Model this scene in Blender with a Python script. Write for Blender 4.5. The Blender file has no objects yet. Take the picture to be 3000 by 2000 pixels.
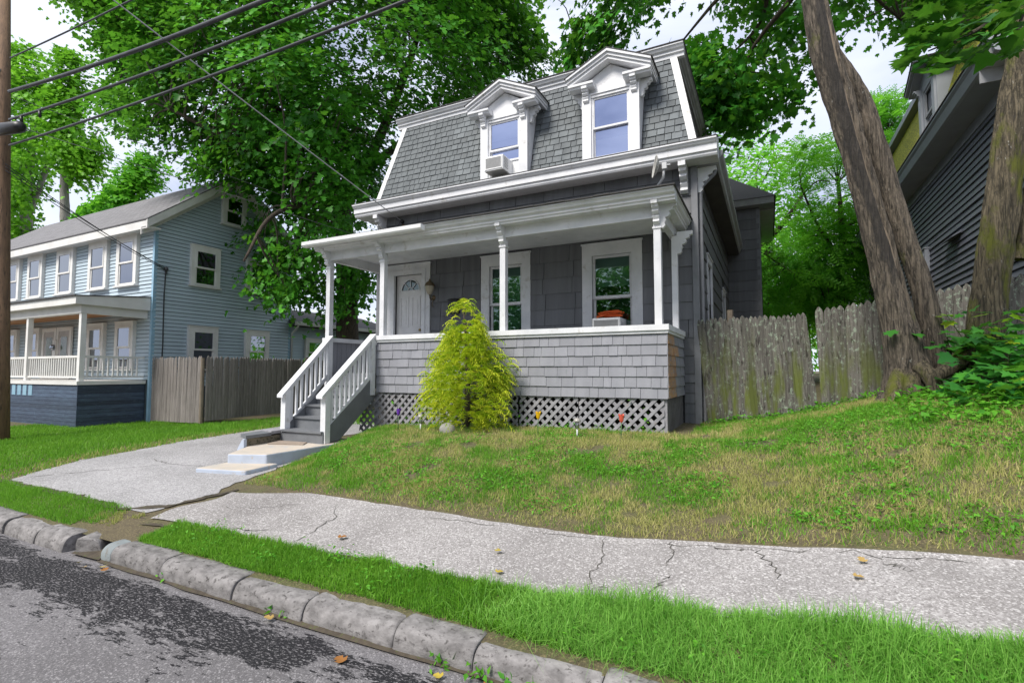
import bpy, math, random
import numpy as np
from mathutils import Matrix, Vector
random.seed(7); rng = np.random.default_rng(11)
S = bpy.context.scene
COL = S.collection

# ------------------------------------------------------------------ camera
EYE = np.array([0.0, 0.0, 1.65]); FPX = 1500.0; YAW = math.radians(26.62); PIT = math.radians(3.365)
cam_d = bpy.data.cameras.new('camera'); cam = bpy.data.objects.new('camera', cam_d); COL.objects.link(cam)
cam.location = EYE; cam.rotation_euler = (math.pi / 2 + PIT, 0, YAW)
cam_d.sensor_width = 36; cam_d.lens = 36 * FPX / 3000; cam_d.clip_start = .05; cam_d.clip_end = 2000
S.camera = cam
# ------------------------------------------------------------------ sky, sun, exposure
SUN_EL, SUN_AZ = math.radians(50), math.radians(198)      # azimuth measured clockwise from +Y
W = bpy.data.worlds.new('World'); S.world = W; W.use_nodes = True
nt = W.node_tree; nd = nt.nodes; nd.clear(); lk = nt.links.new
wo = nd.new('ShaderNodeOutputWorld'); bg = nd.new('ShaderNodeBackground')
sky = nd.new('ShaderNodeTexSky'); sky.sky_type = 'NISHITA'; sky.sun_disc = False
sky.sun_elevation = SUN_EL; sky.sun_rotation = SUN_AZ
tc = nd.new('ShaderNodeTexCoord'); mp = nd.new('ShaderNodeMapping'); mp.inputs['Scale'].default_value = (1.0, 1.0, 2.6)
mp.inputs['Rotation'].default_value = (0, 0, .5)
nz = nd.new('ShaderNodeTexNoise'); nz.inputs['Scale'].default_value = 2.3; nz.inputs['Detail'].default_value = 7; nz.inputs['Roughness'].default_value = .52
nz.inputs['Distortion'].default_value = .5
nz2 = nd.new('ShaderNodeTexNoise'); nz2.inputs['Scale'].default_value = 1.1; nz2.inputs['Detail'].default_value = 3
lk(tc.outputs['Generated'], mp.inputs[0]); lk(mp.outputs[0], nz.inputs[0]); lk(mp.outputs[0], nz2.inputs[0])
cr = nd.new('ShaderNodeValToRGB'); e = cr.color_ramp.elements
e[0].position = .33; e[0].color = (.30, .34, .46, 1); e[1].position = .66; e[1].color = (.66, .69, .76, 1)
m2 = cr.color_ramp.elements.new(.48); m2.color = (.53, .57, .69, 1)
lk(nz.outputs[0], cr.inputs[0])
skm = nd.new('ShaderNodeMix'); skm.data_type = 'RGBA'; skm.blend_type = 'MULTIPLY'; skm.inputs[0].default_value = 1
skm.inputs[7].default_value = (.12, .12, .12, 1); lk(sky.outputs[0], skm.inputs[6])
mr = nd.new('ShaderNodeMapRange'); mr.inputs[1].default_value = .2; mr.inputs[2].default_value = .55; mr.inputs[3].default_value = .7; mr.inputs[4].default_value = 1.0
lk(nz2.outputs[0], mr.inputs[0])
mx = nd.new('ShaderNodeMix'); mx.data_type = 'RGBA'; lk(mr.outputs[0], mx.inputs[0]); lk(skm.outputs[2], mx.inputs[6]); lk(cr.outputs[0], mx.inputs[7])
lk(mx.outputs[2], bg.inputs[0]); bg.inputs[1].default_value = 1.0; lk(bg.outputs[0], wo.inputs[0])
sl = bpy.data.lights.new('sun', 'SUN'); sl.energy = 3.0; sl.angle = math.radians(20); sl.color = (1, .95, .88)
so = bpy.data.objects.new('sun', sl); COL.objects.link(so)
sd = Vector((math.sin(SUN_AZ) * math.cos(SUN_EL), math.cos(SUN_AZ) * math.cos(SUN_EL), math.sin(SUN_EL)))
so.rotation_euler = sd.to_track_quat('Z', 'Y').to_euler(); so.location = sd * 40
S.view_settings.view_transform = 'Standard'; S.view_settings.look = 'None'; S.view_settings.gamma = 1
S.view_settings.exposure = 0.76; S.view_settings.use_curve_mapping = False
S.render.engine = 'CYCLES'; S.cycles.use_denoising = True; S.cycles.max_bounces = 7; S.cycles.transparent_max_bounces = 8
S.cycles.diffuse_bounces = 4; S.cycles.glossy_bounces = 3; S.cycles.transmission_bounces = 4; S.cycles.sample_clamp_indirect = 6

# ------------------------------------------------------------------ photo pixel (3000x2000) -> place
_cy, _sy, _cp, _sp = math.cos(YAW), math.sin(YAW), math.cos(PIT), math.sin(PIT)
FW = np.array([-_sy * _cp, _cy * _cp, _sp]); RT = np.array([_cy, _sy, 0]); UP = np.cross(RT, FW)
def ray(u, v): return RT * (u - 1500) / FPX + UP * (1000 - v) / FPX + FW
def at(u, v, X=None, Y=None, Z=None, D=None):
    d = ray(u, v)
    if D is not None: k = D
    elif X is not None: k = (X - EYE[0]) / d[0]
    elif Y is not None: k = (Y - EYE[1]) / d[1]
    else: k = (Z - EYE[2]) / d[2]
    return EYE + d * k
def disp(x, y): return x * 1.2755, y * 1.2755

# ------------------------------------------------------------------ numpy noise and ground height
def _h(ix, iy, iz):
    n = np.sin(ix * 127.1 + iy * 311.7 + iz * 74.7) * 43758.5453
    return n - np.floor(n)
def vnoise(p):
    p = np.asarray(p, float); i = np.floor(p); f = p - i; f = f * f * (3 - 2 * f)
    r = 0
    for a in (0, 1):
        for b in (0, 1):
            for c in (0, 1):
                w = (f[..., 0] if a else 1 - f[..., 0]) * (f[..., 1] if b else 1 - f[..., 1]) * (f[..., 2] if c else 1 - f[..., 2])
                r = r + w * _h(i[..., 0] + a, i[..., 1] + b, i[..., 2] + c)
    return r
def fbm(p, o=3):
    p = np.asarray(p, float); r = 0; a = .5; t = 0
    for k in range(o): r = r + a * vnoise(p * 2 ** k + k * 17.3); t += a; a *= .5
    return r / t
def sm(a, b, x):
    t = np.clip((np.asarray(x, float) - a) / (b - a), 0, 1); return t * t * (3 - 2 * t)
def H(x, y):
    x = np.asarray(x, float); y = np.asarray(y, float)
    r = .22 * sm(-1.7, 1.5, x) + .25 * sm(1.3, 5, x)
    z = .12 + .08 * np.clip((y - 2.62) / .4, 0, 1) + r * sm(2.6, 3.1, y) + .07 * np.clip((y - 3.0) / 1.2, 0, 1)
    xe = -5.75 - .37 * (np.clip(y, 3.9, 7.6) - 4)
    L = sm(xe - .3, xe + .95, x)
    top = np.interp(x, [-8, -6.9, -5.9, -4.2, -1.3, -.9, 0, .7, 1.5, 2.5, 4, 9], [.62, .64, .69, .77, .80, .79, .93, 1.1, 1.32, 1.42, 1.5, 1.7])
    t = np.clip((y - 4.15) / 3.2, 0, 1)
    lawn = z + np.maximum(top - z, 0) * np.sin(t * np.pi / 2)
    dr = z + .05 * sm(4, 9, y) - .12 * sm(-10, -16, x) * 1.0
    g = dr * (1 - L) + lawn * L
    n = .035 * (fbm(np.stack([x * .8, y * .8, x * 0 + 3], -1)) - .5) * sm(4.2, 5.0, y)
    return g + n
def Hs(x, y): return float(H(np.array([x]), np.array([y]))[0])

# ------------------------------------------------------------------ object helpers
I4 = Matrix.Identity(4); WM = {}
def T(x, y, z): return Matrix.Translation((x, y, z))
def RZ(a): return Matrix.Rotation(a, 4, 'Z')
def RX(a): return Matrix.Rotation(a, 4, 'X')
def RY(a): return Matrix.Rotation(a, 4, 'Y')
def SC(x, y, z): return Matrix.Diagonal((x, y, z, 1))
def tag(o, label=None, cat=None, group=None, kind=None):
    if label: o['label'] = label
    if cat: o['category'] = cat
    if group: o['group'] = group
    if kind: o['kind'] = kind
    return o
def link(name, data, parent=None, M=I4):
    o = bpy.data.objects.new(name, data); COL.objects.link(o)
    if parent is not None:
        o.parent = parent; o.matrix_parent_inverse = WM[parent].inverted()
    o.matrix_basis = M; WM[o] = M.copy()
    return o
def thing(name, loc, label, cat, group=None):
    return tag(link(name, None, None, T(*loc)), label, cat, group)
class MB:
    def __init__(s): s.v = []; s.f = []; s.m = []
    def add(s, vs, fs, mi=0):
        b = len(s.v); s.v += [tuple(p) for p in vs]; s.f += [tuple(b + i for i in f) for f in fs]; s.m += [mi] * len(fs); return s
    def box(s, x0, x1, y0, y1, z0, z1, mi=0):
        return s.hexa([(x0, y0, z0), (x1, y0, z0), (x1, y1, z0), (x0, y1, z0), (x0, y0, z1), (x1, y0, z1), (x1, y1, z1), (x0, y1, z1)], mi)
    def hexa(s, p, mi=0):
        return s.add(p, [(0, 3, 2, 1), (4, 5, 6, 7), (0, 1, 5, 4), (1, 2, 6, 5), (2, 3, 7, 6), (3, 0, 4, 7)], mi)
    def prism(s, poly, vec, mi=0):
        n = len(poly); a = [Vector(p) for p in poly]; b = [p + Vector(vec) for p in a]
        return s.add(a + b, [tuple(range(n - 1, -1, -1)), tuple(range(n, 2 * n))] + [(i, (i + 1) % n, n + (i + 1) % n, n + i) for i in range(n)], mi)
    def quad(s, a, b, c, d, mi=0): return s.add([a, b, c, d], [(0, 1, 2, 3)], mi)
    def tube(s, pts, rad, n=8, cap=True, mi=0):
        pts = [Vector(p) for p in pts]; rad = [rad] * len(pts) if not hasattr(rad, '__len__') else rad
        vs = []; fs = []; ref = None
        for i, p in enumerate(pts):
            t = (pts[min(i + 1, len(pts) - 1)] - pts[max(i - 1, 0)])
            t = t.normalized() if t.length > 1e-9 else Vector((0, 0, 1))
            if ref is None: ref = Vector((0, 0, 1)) if abs(t.z) < .9 else Vector((1, 0, 0))
            a = (ref - t * ref.dot(t)).normalized(); b = t.cross(a); ref = a
            for k in range(n):
                an = 2 * math.pi * k / n; vs.append(p + (a * math.cos(an) + b * math.sin(an)) * rad[i])
        for i in range(len(pts) - 1):
            for k in range(n): fs.append((i * n + k, i * n + (k + 1) % n, (i + 1) * n + (k + 1) % n, (i + 1) * n + k))
        if cap: fs += [tuple(range(n - 1, -1, -1)), tuple(range((len(pts) - 1) * n, len(pts) * n))]
        return s.add(vs, fs, mi)
    def lathe(s, prof, c=(0, 0, 0), n=16, mi=0):
        vs = []; fs = []
        for r, z in prof:
            for k in range(n): vs.append((c[0] + r * math.cos(2 * math.pi * k / n), c[1] + r * math.sin(2 * math.pi * k / n), c[2] + z))
        for i in range(len(prof) - 1):
            for k in range(n): fs.append((i * n + k, i * n + (k + 1) % n, (i + 1) * n + (k + 1) % n, (i + 1) * n + k))
        return s.add(vs, fs, mi)
    def mesh(s, name, mats, smooth=False):
        me = bpy.data.meshes.new(name); me.from_pydata(s.v, [], s.f)
        for m in (mats if isinstance(mats, (list, tuple)) else [mats]): me.materials.append(m)
        if any(s.m): me.polygons.foreach_set('material_index', s.m)
        if smooth: me.polygons.foreach_set('use_smooth', [True] * len(me.polygons))
        return me
    def build(s, name, mats, parent=None, M=I4, smooth=False):
        return link(name, s.mesh(name, mats, smooth), parent, M)
def npmesh(name, V, F, mat, smooth=False, tint=None):
    V = np.ascontiguousarray(V, dtype=np.float32); F = np.ascontiguousarray(F, dtype=np.int32)
    me = bpy.data.meshes.new(name); k = F.shape[1]
    me.vertices.add(len(V)); me.vertices.foreach_set('co', V.ravel())
    me.loops.add(F.size); me.loops.foreach_set('vertex_index', F.ravel())
    me.polygons.add(len(F)); me.polygons.foreach_set('loop_start', np.arange(0, F.size, k, dtype=np.int32))
    try: me.polygons.foreach_set('loop_total', np.full(len(F), k, dtype=np.int32))
    except Exception: pass
    if tint is not None:
        at_ = me.attributes.new('tint', 'FLOAT', 'POINT'); at_.data.foreach_set('value', np.ascontiguousarray(tint, dtype=np.float32))
    if smooth: me.polygons.foreach_set('use_smooth', np.ones(len(F), dtype=bool))
    me.update(calc_edges=True); me.materials.append(mat)
    return me
def gridmesh(name, X, Y, Z, mat, smooth=True):
    ny, nx = X.shape; V = np.stack([X, Y, Z], -1).reshape(-1, 3)
    i = np.arange((ny - 1) * nx).reshape(ny - 1, nx)[:, :-1].ravel()
    return npmesh(name, V, np.stack([i, i + 1, i + nx + 1, i + nx], -1), mat, smooth)

# ------------------------------------------------------------------ materials
def newmat(name):
    m = bpy.data.materials.new(name); m.use_nodes = True; t = m.node_tree
    return m, t, t.nodes['Principled BSDF'], t.links.new
def mixn(t, a, b, fac, blend='MIX'):
    n = t.nodes.new('ShaderNodeMix'); n.data_type = 'RGBA'; n.blend_type = blend
    for s, v in ((6, a), (7, b), (0, fac)):
        if hasattr(v, 'is_output'): t.links.new(v, n.inputs[s])
        else: n.inputs[s].default_value = v if s == 0 else (*v, 1)
    return n.outputs[2]
def noisen(t, scale, detail=4, rough=.55, stretch=(1, 1, 1), dist=0, vec=None):
    if vec is None: vec = t.nodes.new('ShaderNodeNewGeometry').outputs['Position']
    mpn = t.nodes.new('ShaderNodeMapping'); mpn.inputs['Scale'].default_value = stretch; t.links.new(vec, mpn.inputs[0])
    n = t.nodes.new('ShaderNodeTexNoise'); n.inputs['Scale'].default_value = scale; n.inputs['Detail'].default_value = detail
    n.inputs['Roughness'].default_value = rough; n.inputs['Distortion'].default_value = dist; t.links.new(mpn.outputs[0], n.inputs[0])
    return n.outputs[0]
def ramp(t, src, lo, hi, a=0., b=1.):
    n = t.nodes.new('ShaderNodeMapRange'); t.links.new(src, n.inputs[0])
    for i, v in ((1, lo), (2, hi), (3, a), (4, b)): n.inputs[i].default_value = v
    return n.outputs[0]
def mathn(t, op, a, b=None):
    n = t.nodes.new('ShaderNodeMath'); n.operation = op
    for i, v in ((0, a), (1, b)):
        if v is None: continue
        if hasattr(v, 'is_output'): t.links.new(v, n.inputs[i])
        else: n.inputs[i].default_value = v
    return n.outputs[0]
def bumpn(t, bs, h, strength, dist=.01):
    n = t.nodes.new('ShaderNodeBump'); n.inputs['Strength'].default_value = strength; n.inputs['Distance'].default_value = dist
    t.links.new(h, n.inputs['Height']); t.links.new(n.outputs[0], bs.inputs['Normal'])
def paint(name, col, col2=None, rough=.55, rnd=.12, scale=3, bump=.15, dirt=None, stretch=(1, 1, 1), dlo=.56, dhi=.7, bscale=60):
    m, t, b, l = newmat(name); b.inputs['Roughness'].default_value = rough
    c = mixn(t, col, col2 or tuple(v * .82 for v in col), ramp(t, noisen(t, scale, 5, .6, stretch), .35, .65))
    if dirt: c = mixn(t, c, dirt, ramp(t, noisen(t, scale * 2.3, 6, .68, stretch, .4), dlo, dhi))
    if rnd:
        oi = t.nodes.new('ShaderNodeObjectInfo'); hs = t.nodes.new('ShaderNodeHueSaturation'); l(c, hs.inputs['Color'])
        l(ramp(t, oi.outputs['Random'], 0, 1, 1 - rnd, 1 + rnd), hs.inputs['Value']); c = hs.outputs[0]
    l(c, b.inputs['Base Color'])
    if bump: bumpn(t, b, noisen(t, bscale, 3, .6, stretch), bump, .004)
    return m
def leafmat(name, dark, light, trans=.35, rough=.45, tip=None):
    m, t, b, l = newmat(name); b.inputs['Roughness'].default_value = rough; b.inputs['Specular IOR Level'].default_value = .25
    a = t.nodes.new('ShaderNodeAttribute'); a.attribute_name = 'tint'
    oi = t.nodes.new('ShaderNodeObjectInfo')
    fac = mathn(t, 'FRACT', mathn(t, 'ADD', a.outputs['Fac'], mathn(t, 'MULTIPLY', oi.outputs['Random'], .999))) if tip == 'obj' else a.outputs['Fac']
    c = mixn(t, dark, light, fac); l(c, b.inputs['Base Color'])
    tr = t.nodes.new('ShaderNodeBsdfTranslucent'); l(mixn(t, c, (.32, .75, .05), .35), tr.inputs[0])
    ms = t.nodes.new('ShaderNodeMixShader'); ms.inputs[0].default_value = trans
    l(b.outputs[0], ms.inputs[1]); l(tr.outputs[0], ms.inputs[2]); l(ms.outputs[0], t.nodes['Material Output'].inputs[0])
    return m
def glass(name, tint, refl, rough=.01, alpha=.6):
    m, t, b, l = newmat(name); out = t.nodes['Material Output']
    g = t.nodes.new('ShaderNodeBsdfGlossy'); g.inputs['Roughness'].default_value = rough; g.inputs[0].default_value = (*refl, 1)
    tr = t.nodes.new('ShaderNodeBsdfTransparent'); tr.inputs[0].default_value = (*tint, 1)
    lw = t.nodes.new('ShaderNodeLayerWeight'); lw.inputs[0].default_value = .35
    ms = t.nodes.new('ShaderNodeMixShader'); l(ramp(t, lw.outputs['Fresnel'], 0, 1, alpha, 1), ms.inputs[0])
    l(tr.outputs[0], ms.inputs[1]); l(g.outputs[0], ms.inputs[2]); l(ms.outputs[0], out.inputs[0])
    return m
WHITE = paint('white_paint', (.71, .71, .725), (.59, .60, .62), .5, .04, 2.6, .2, (.44, .42, .39), dlo=.58, dhi=.74)
WHITEW = paint('worn_white_paint', (.78, .78, .77), (.64, .64, .64), .55, .05, 3, .2, (.36, .34, .31), dlo=.55, dhi=.68)
SIDING = paint('charcoal_siding_paint', (.152, .155, .165), (.108, .111, .119), .6, .14, 7, .6, None, (1, 1, .04), bscale=110)
SIDEDARK = SIDING
SKIRT = paint('grey_shingle_paint', (.255, .258, .285), (.215, .218, .243), .6, .08, 7, .4, (.17, .185, .195), (1, 1, .25), dlo=.66, dhi=.72, bscale=90)
PEEL = paint('peeling_shingle', (.27, .24, .23), (.36, .17, .06), .8, .15, 4, .5, (.40, .24, .12), (1, 1, 3), dlo=.5, dhi=.56)
MANS = paint('slate_grey_roof_shingle', (.135, .150, .157), (.10, .113, .12), .75, .20, 6, .5, (.085, .098, .088), (1, 1, .5), dlo=.60, dhi=.72, bscale=80)
DARK = paint('dark_void', (.02, .02, .022), None, .9, 0, 3, 0)
STEP = paint('grey_step_paint', (.16, .168, .18), (.13, .137, .148), .6, .06, 5, .3, (.26, .265, .275), dlo=.66, dhi=.75)
LATT = paint('grey_lattice', (.29, .285, .305), (.21, .205, .22), .7, .12, 8, .4, (.24, .20, .17), dlo=.6, dhi=.7)
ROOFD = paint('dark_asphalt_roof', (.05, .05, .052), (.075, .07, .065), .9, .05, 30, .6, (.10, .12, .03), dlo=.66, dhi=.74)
ALU = paint('aluminium', (.55, .56, .57), None, .4, .03, 5, .05)
GREYTRIM = paint('grey_trim', (.20, .205, .22), (.15, .155, .165), .5, .03, 3, .1)
SOFFIT = paint('dark_soffit', (.085, .083, .08), (.06, .06, .06), .7, .03, 3, .2)
GALV = paint('gutter_grey', (.36, .365, .38), (.27, .275, .285), .5, .03, 4, .1)
PLAST = paint('white_plastic', (.78, .78, .77), (.70, .70, .69), .4, .02, 4, .03)
GRILL = paint('grille_grey', (.30, .30, .30), (.24, .24, .24), .5, .02, 9, .1)
BLACK = paint('black_metal', (.018, .018, .02), None, .45, 0, 9, .1)
CABLE = paint('black_cable', (.022, .023, .027), (.05, .052, .06), .5, .05, 4, .1)
PGLASS = glass('porch_glass', (.42, .64, .54), (.70, .92, .86), .01, .13)
SGLASS = glass('dormer_glass', (.55, .58, .66), (.66, .74, 1.0), .01, .58)
BGLASS = glass('neighbour_glass', (.25, .28, .30), (.72, .77, .86), .015, .34)
BLIND = paint('window_blind', (.55, .60, .56), (.48, .54, .50), .8, .03, 2, 0)
# ================================================================== the setting
def soilmat():
    m, t, b, l = newmat('lawn_soil'); b.inputs['Roughness'].default_value = .95
    n1 = noisen(t, 1.3, 5, .6); n2 = noisen(t, 9, 5, .65); n3 = noisen(t, 60, 3, .6)
    c = mixn(t, (.10, .08, .045), (.08, .082, .03), ramp(t, n1, .4, .6))
    c = mixn(t, c, (.065, .048, .03), ramp(t, n2, .50, .68))
    c = mixn(t, c, (.20, .165, .08), ramp(t, n3, .52, .70))
    l(c, b.inputs['Base Color']); bumpn(t, b, n3, .8, .02); return m
def asphaltmat(name, base, dark, light, patch=None, agg=260):
    m, t, b, l = newmat(name); b.inputs['Roughness'].default_value = .9; b.inputs['Specular IOR Level'].default_value = .15
    pos = t.nodes.new('ShaderNodeNewGeometry').outputs['Position']
    big = noisen(t, .9, 5, .6); fine = noisen(t, agg, 3, .7); mid = noisen(t, 28, 4, .7)
    c = mixn(t, base, dark, ramp(t, big, .35, .7))
    c = mixn(t, c, dark, ramp(t, mid, .50, .72, 0, .75))
    c = mixn(t, c, light, ramp(t, fine, .55, .72))
    vo = t.nodes.new('ShaderNodeTexVoronoi'); vo.inputs['Scale'].default_value = agg * .75; l(pos, vo.inputs['Vector'])
    sc = t.nodes.new('ShaderNodeSeparateColor'); l(vo.outputs['Color'], sc.inputs[0])
    c = mixn(t, c, light, ramp(t, sc.outputs[0], .72, .95, 0, .65)); c = mixn(t, c, dark, ramp(t, sc.outputs[1], .60, .9, 0, .85))
    if patch:   # a ragged band of fresh tar along the gutter
        sp = t.nodes.new('ShaderNodeSeparateXYZ'); l(pos, sp.inputs[0])
        up = t.nodes.new('ShaderNodeMapRange'); up.inputs[1].default_value = 2.46; up.inputs[2].default_value = 2.30
        lo = t.nodes.new('ShaderNodeMapRange'); lo.inputs[1].default_value = 1.62; lo.inputs[2].default_value = 2.1
        l(sp.outputs[1], up.inputs[0])
        xs = mathn(t, 'ADD', sp.outputs[1], mathn(t, 'MULTIPLY', ramp(t, sp.outputs[0], -3.6, -2.0), -.24)); l(xs, lo.inputs[0])
        band = mathn(t, 'MULTIPLY', up.outputs[0], lo.outputs[0])
        rag = mathn(t, 'ADD', mathn(t, 'MULTIPLY', noisen(t, 2.6, 6, .65, (.8, 1.7, 1), .3), .55), mathn(t, 'MULTIPLY', noisen(t, 15, 6, .7, (.7, 2.0, 1), .4), .45))
        mask = ramp(t, mathn(t, 'ADD', band, mathn(t, 'MULTIPLY', mathn(t, 'SUBTRACT', rag, .5), 5.2)), .52, .62)
        sp2 = mathn(t, 'MULTIPLY', mask, ramp(t, noisen(t, 60, 4, .7, (.6, 1.4, 1)), .59, .54))
        c = mixn(t, c, patch, mathn(t, 'MULTIPLY', sp2, .96))
    l(c, b.inputs['Base Color']); bumpn(t, b, mathn(t, 'ADD', fine, mid), .55, .006); return m
SOIL = soilmat()
ROADM = asphaltmat('road_asphalt', (.18, .172, .178), (.11, .105, .108), (.35, .335, .34), (.014, .014, .016), 150)
WALKM = asphaltmat('sidewalk_asphalt', (.37, .352, .345), (.19, .178, .172), (.62, .60, .59), None, 120)
DRIVEM = asphaltmat('driveway_asphalt', (.36, .35, .355), (.21, .205, .205), (.55, .54, .54), None, 110)
CURBM = paint('weathered_curb', (.25, .237, .232), (.12, .113, .11), .95, .12, 14, 1.0, (.055, .05, .047), (.7, 1, 1.1), dlo=.55, dhi=.66, bscale=75)
CURBP = paint('pale_curb_end', (.22, .25, .255), (.17, .19, .195), .85, .0, 6, .6, (.16, .15, .13), dlo=.56, dhi=.68)
CONC = paint('painted_concrete', (.42, .47, .56), (.36, .40, .47), .85, .03, 4, .5, (.40, .33, .25), dlo=.58, dhi=.68, bscale=50)
CONCT = paint('worn_concrete_top', (.50, .43, .35), (.42, .38, .33), .9, .03, 4, .5, (.36, .37, .38), dlo=.55, dhi=.7)
CRACK = paint('crack_dirt', (.055, .05, .045), (.09, .085, .07), .95, 0, 20, .3)
DIRT = paint('joint_dirt', (.045, .035, .025), (.075, .06, .04), .95, 0, 14, .8, (.07, .08, .025), dlo=.55, dhi=.65)

# one sheet of ground from the back of the curb to the horizon
ax = np.concatenate([[-600, -250, -120, -70, -50, -38], np.arange(-30, -11, .8), np.arange(-11, 6.01, .11), np.arange(6.6, 14, .8), [18, 25, 40, 70, 120, 250, 600]])
ay = np.concatenate([np.arange(2.60, 3.0, .08), np.arange(3.0, 9.6, .11), np.arange(9.8, 24, .8), [28, 35, 50, 80, 140, 300, 900]])
GX, GY = np.meshgrid(ax, ay); GZ = H(GX, GY)
tag(link('ground', gridmesh('ground', GX, GY, GZ, SOIL)), kind='structure')
rx = np.concatenate([[-600, -200, -80, -40, -20], np.arange(-14, 8, .25), [12, 30, 80, 200, 600]]); ry = np.concatenate([[-7.5, -6, -4, -2], np.arange(-1, 2.66, .12)])
RXg, RYg = np.meshgrid(rx, ry)
RZg = .012 * (fbm(np.stack([RXg * 1.4, RYg * 1.4, RXg * 0], -1)) - .5) - .02 * sm(2.2, 2.6, RYg)
tag(link('road', gridmesh('road', RXg, RYg, RZg, ROADM)), kind='structure')
FX, FY = np.meshgrid(np.array([-600, -100, -30, 0, 30, 100, 600.]), np.array([-900, -200, -60, -30, -12, -7.4]))
tag(link('ground_across_the_street', gridmesh('ground', FX, FY, FX * 0 + .1, SOIL)), kind='structure')

def strip(name, ys, edges, off, mat, wob=.03):
    """sheet on the ground between two edge functions of y-lines"""
    rows = []
    for i, (y, (xa, xb)) in enumerate(zip(ys, edges)):
        rows.append(np.linspace(xa, xb, 90))
    X = np.array(rows); Y = np.repeat(np.array(ys)[:, None], 90, 1)
    X[:, 0] += rng.normal(0, wob, len(ys)); X[:, -1] += rng.normal(0, wob, len(ys))
    return link(name, gridmesh(name, X, Y, H(X, Y) + off, mat))
# sidewalk: x -5.55 .. 8, y 3.0 .. 4.2
sx = np.arange(-5.55, 8.0, .09); sy_ = np.linspace(0, 1, 16)
o_in = 4.20 + .05 * (vnoise(np.stack([sx * 1.7, sx * 0, sx * 0], -1)) - .5) + .02 * (vnoise(np.stack([sx * 9, sx * 0, sx * 0 + 4], -1)) - .5)
o_out = 3.02 + .10 * sm(-4, -1, sx) + .05 * (vnoise(np.stack([sx * 2.3, sx * 0 + 9, sx * 0], -1)) - .5)
o_out = np.maximum(o_out, 2.86 + .16 * sm(-5.55, -4.9, sx)); o_in = np.minimum(o_in, 3.92 + .28 * sm(-5.6, -4.6, sx))
SXg = np.repeat(sx[None], 16, 0); SYg = o_out[None] + (o_in - o_out)[None] * sy_[:, None]
SXg = SXg + np.where(np.arange(len(sx)) == 0, .05, 0)[None] * np.sin(SYg * 9)
sidewalk = tag(link('sidewalk', gridmesh('sidewalk', SXg, SYg, H(SXg, SYg) + .010, WALKM)), kind='structure')
dy = np.linspace(3.08, 10.5, 60)
le = np.interp(dy, [3.08, 4.3, 5.97, 7.16, 8.2, 10.5], [-9.05, -9.66, -10.24, -10.44, -10.6, -10.8]); re = np.where(dy < 3.95, -5.72 - .0 * dy, -5.85 - .37 * (dy - 4)); re = np.where(dy > 7.3, -7.9, re)
driveway = tag(strip('driveway', dy, list(zip(le, re)), .008, DRIVEM), kind='structure')
def crack(parent, pts, w, mat=CRACK, off=.030, n=14, jit=.02, name='crack'):
    P = np.array(pts, float); d = np.r_[0, np.cumsum(np.hypot(*np.diff(P, axis=0).T))]; s = np.linspace(0, d[-1], max(n, int(d[-1] / .06)))
    x = np.interp(s, d, P[:, 0]) + rng.normal(0, jit, len(s)); y = np.interp(s, d, P[:, 1]) + rng.normal(0, jit, len(s))
    tx = np.gradient(x); ty = np.gradient(y); L = np.hypot(tx, ty) + 1e-9
    ww = w * (.35 + .9 * rng.random(len(s))) * np.minimum(1, np.minimum(np.arange(len(s)) + .3, np.arange(len(s))[::-1] + .3) / 2)
    A = np.stack([x - ty / L * ww, x + ty / L * ww]); B = np.stack([y + tx / L * ww, y - tx / L * ww])
    return link(name, gridmesh(name, A, B, H(A, B) + off, mat, False), parent)
for pts in ([(-1.24, 4.15), (-1.14, 3.74), (-1.1, 3.4), (-1.09, 3.19)], [(-.72, 4.19), (-.66, 3.92), (-.68, 3.7)], [(-.62, 3.6), (-.7, 3.3)], [(-.9, 4.13), (-.3, 4.14), (.3, 4.12)], [(.35, 4.13), (.8, 4.10), (1.1, 4.12)], [(-.45, 4.13), (-.25, 4.08), (-.12, 4.1)], [(-2.9, 4.06), (-2.2, 4.1)], [(-1.0, 3.35), (-.98, 3.15)],
            [(-.10, 4.16), (-.08, 3.98), (0.0, 3.86), (.04, 3.62)], [(-4.1, 4.05), (-3.75, 3.7), (-3.6, 3.05)], [(-5.2, 3.5), (-4.6, 3.7), (-4.45, 3.9)], [(-1.9, 4.10), (-1.3, 4.13)],
            [(-4.4, 3.12), (-4.1, 3.2)], [(.6, 4.0), (.75, 3.9)]):
    crack(sidewalk, pts, .0042, off=.014)
for pts in ([(-8.7, 4.75), (-8.0, 4.6), (-7.3, 4.72)], [(-9.0, 3.3), (-8.3, 4.1), (-8.0, 4.55)], [(-7.6, 5.8), (-7.2, 5.4)]): crack(driveway, pts, .006, off=.012)
crack(driveway, [(-6.15, 3.02), (-5.72, 3.3), (-5.66, 3.7), (-5.62, 4.05)], .05, DIRT, .013, jit=.015, name='joint')
crack(driveway, [(-9.2, 3.12), (-7.6, 3.12), (-6.2, 3.06)], .05, DIRT, .013, jit=.015, name='joint')
crack(sidewalk, [(-5.5, 2.9), (-4.6, 3.0), (-3, 3.05), (-1, 3.12)], .02, DIRT, .014, jit=.012, name='joint')

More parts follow.
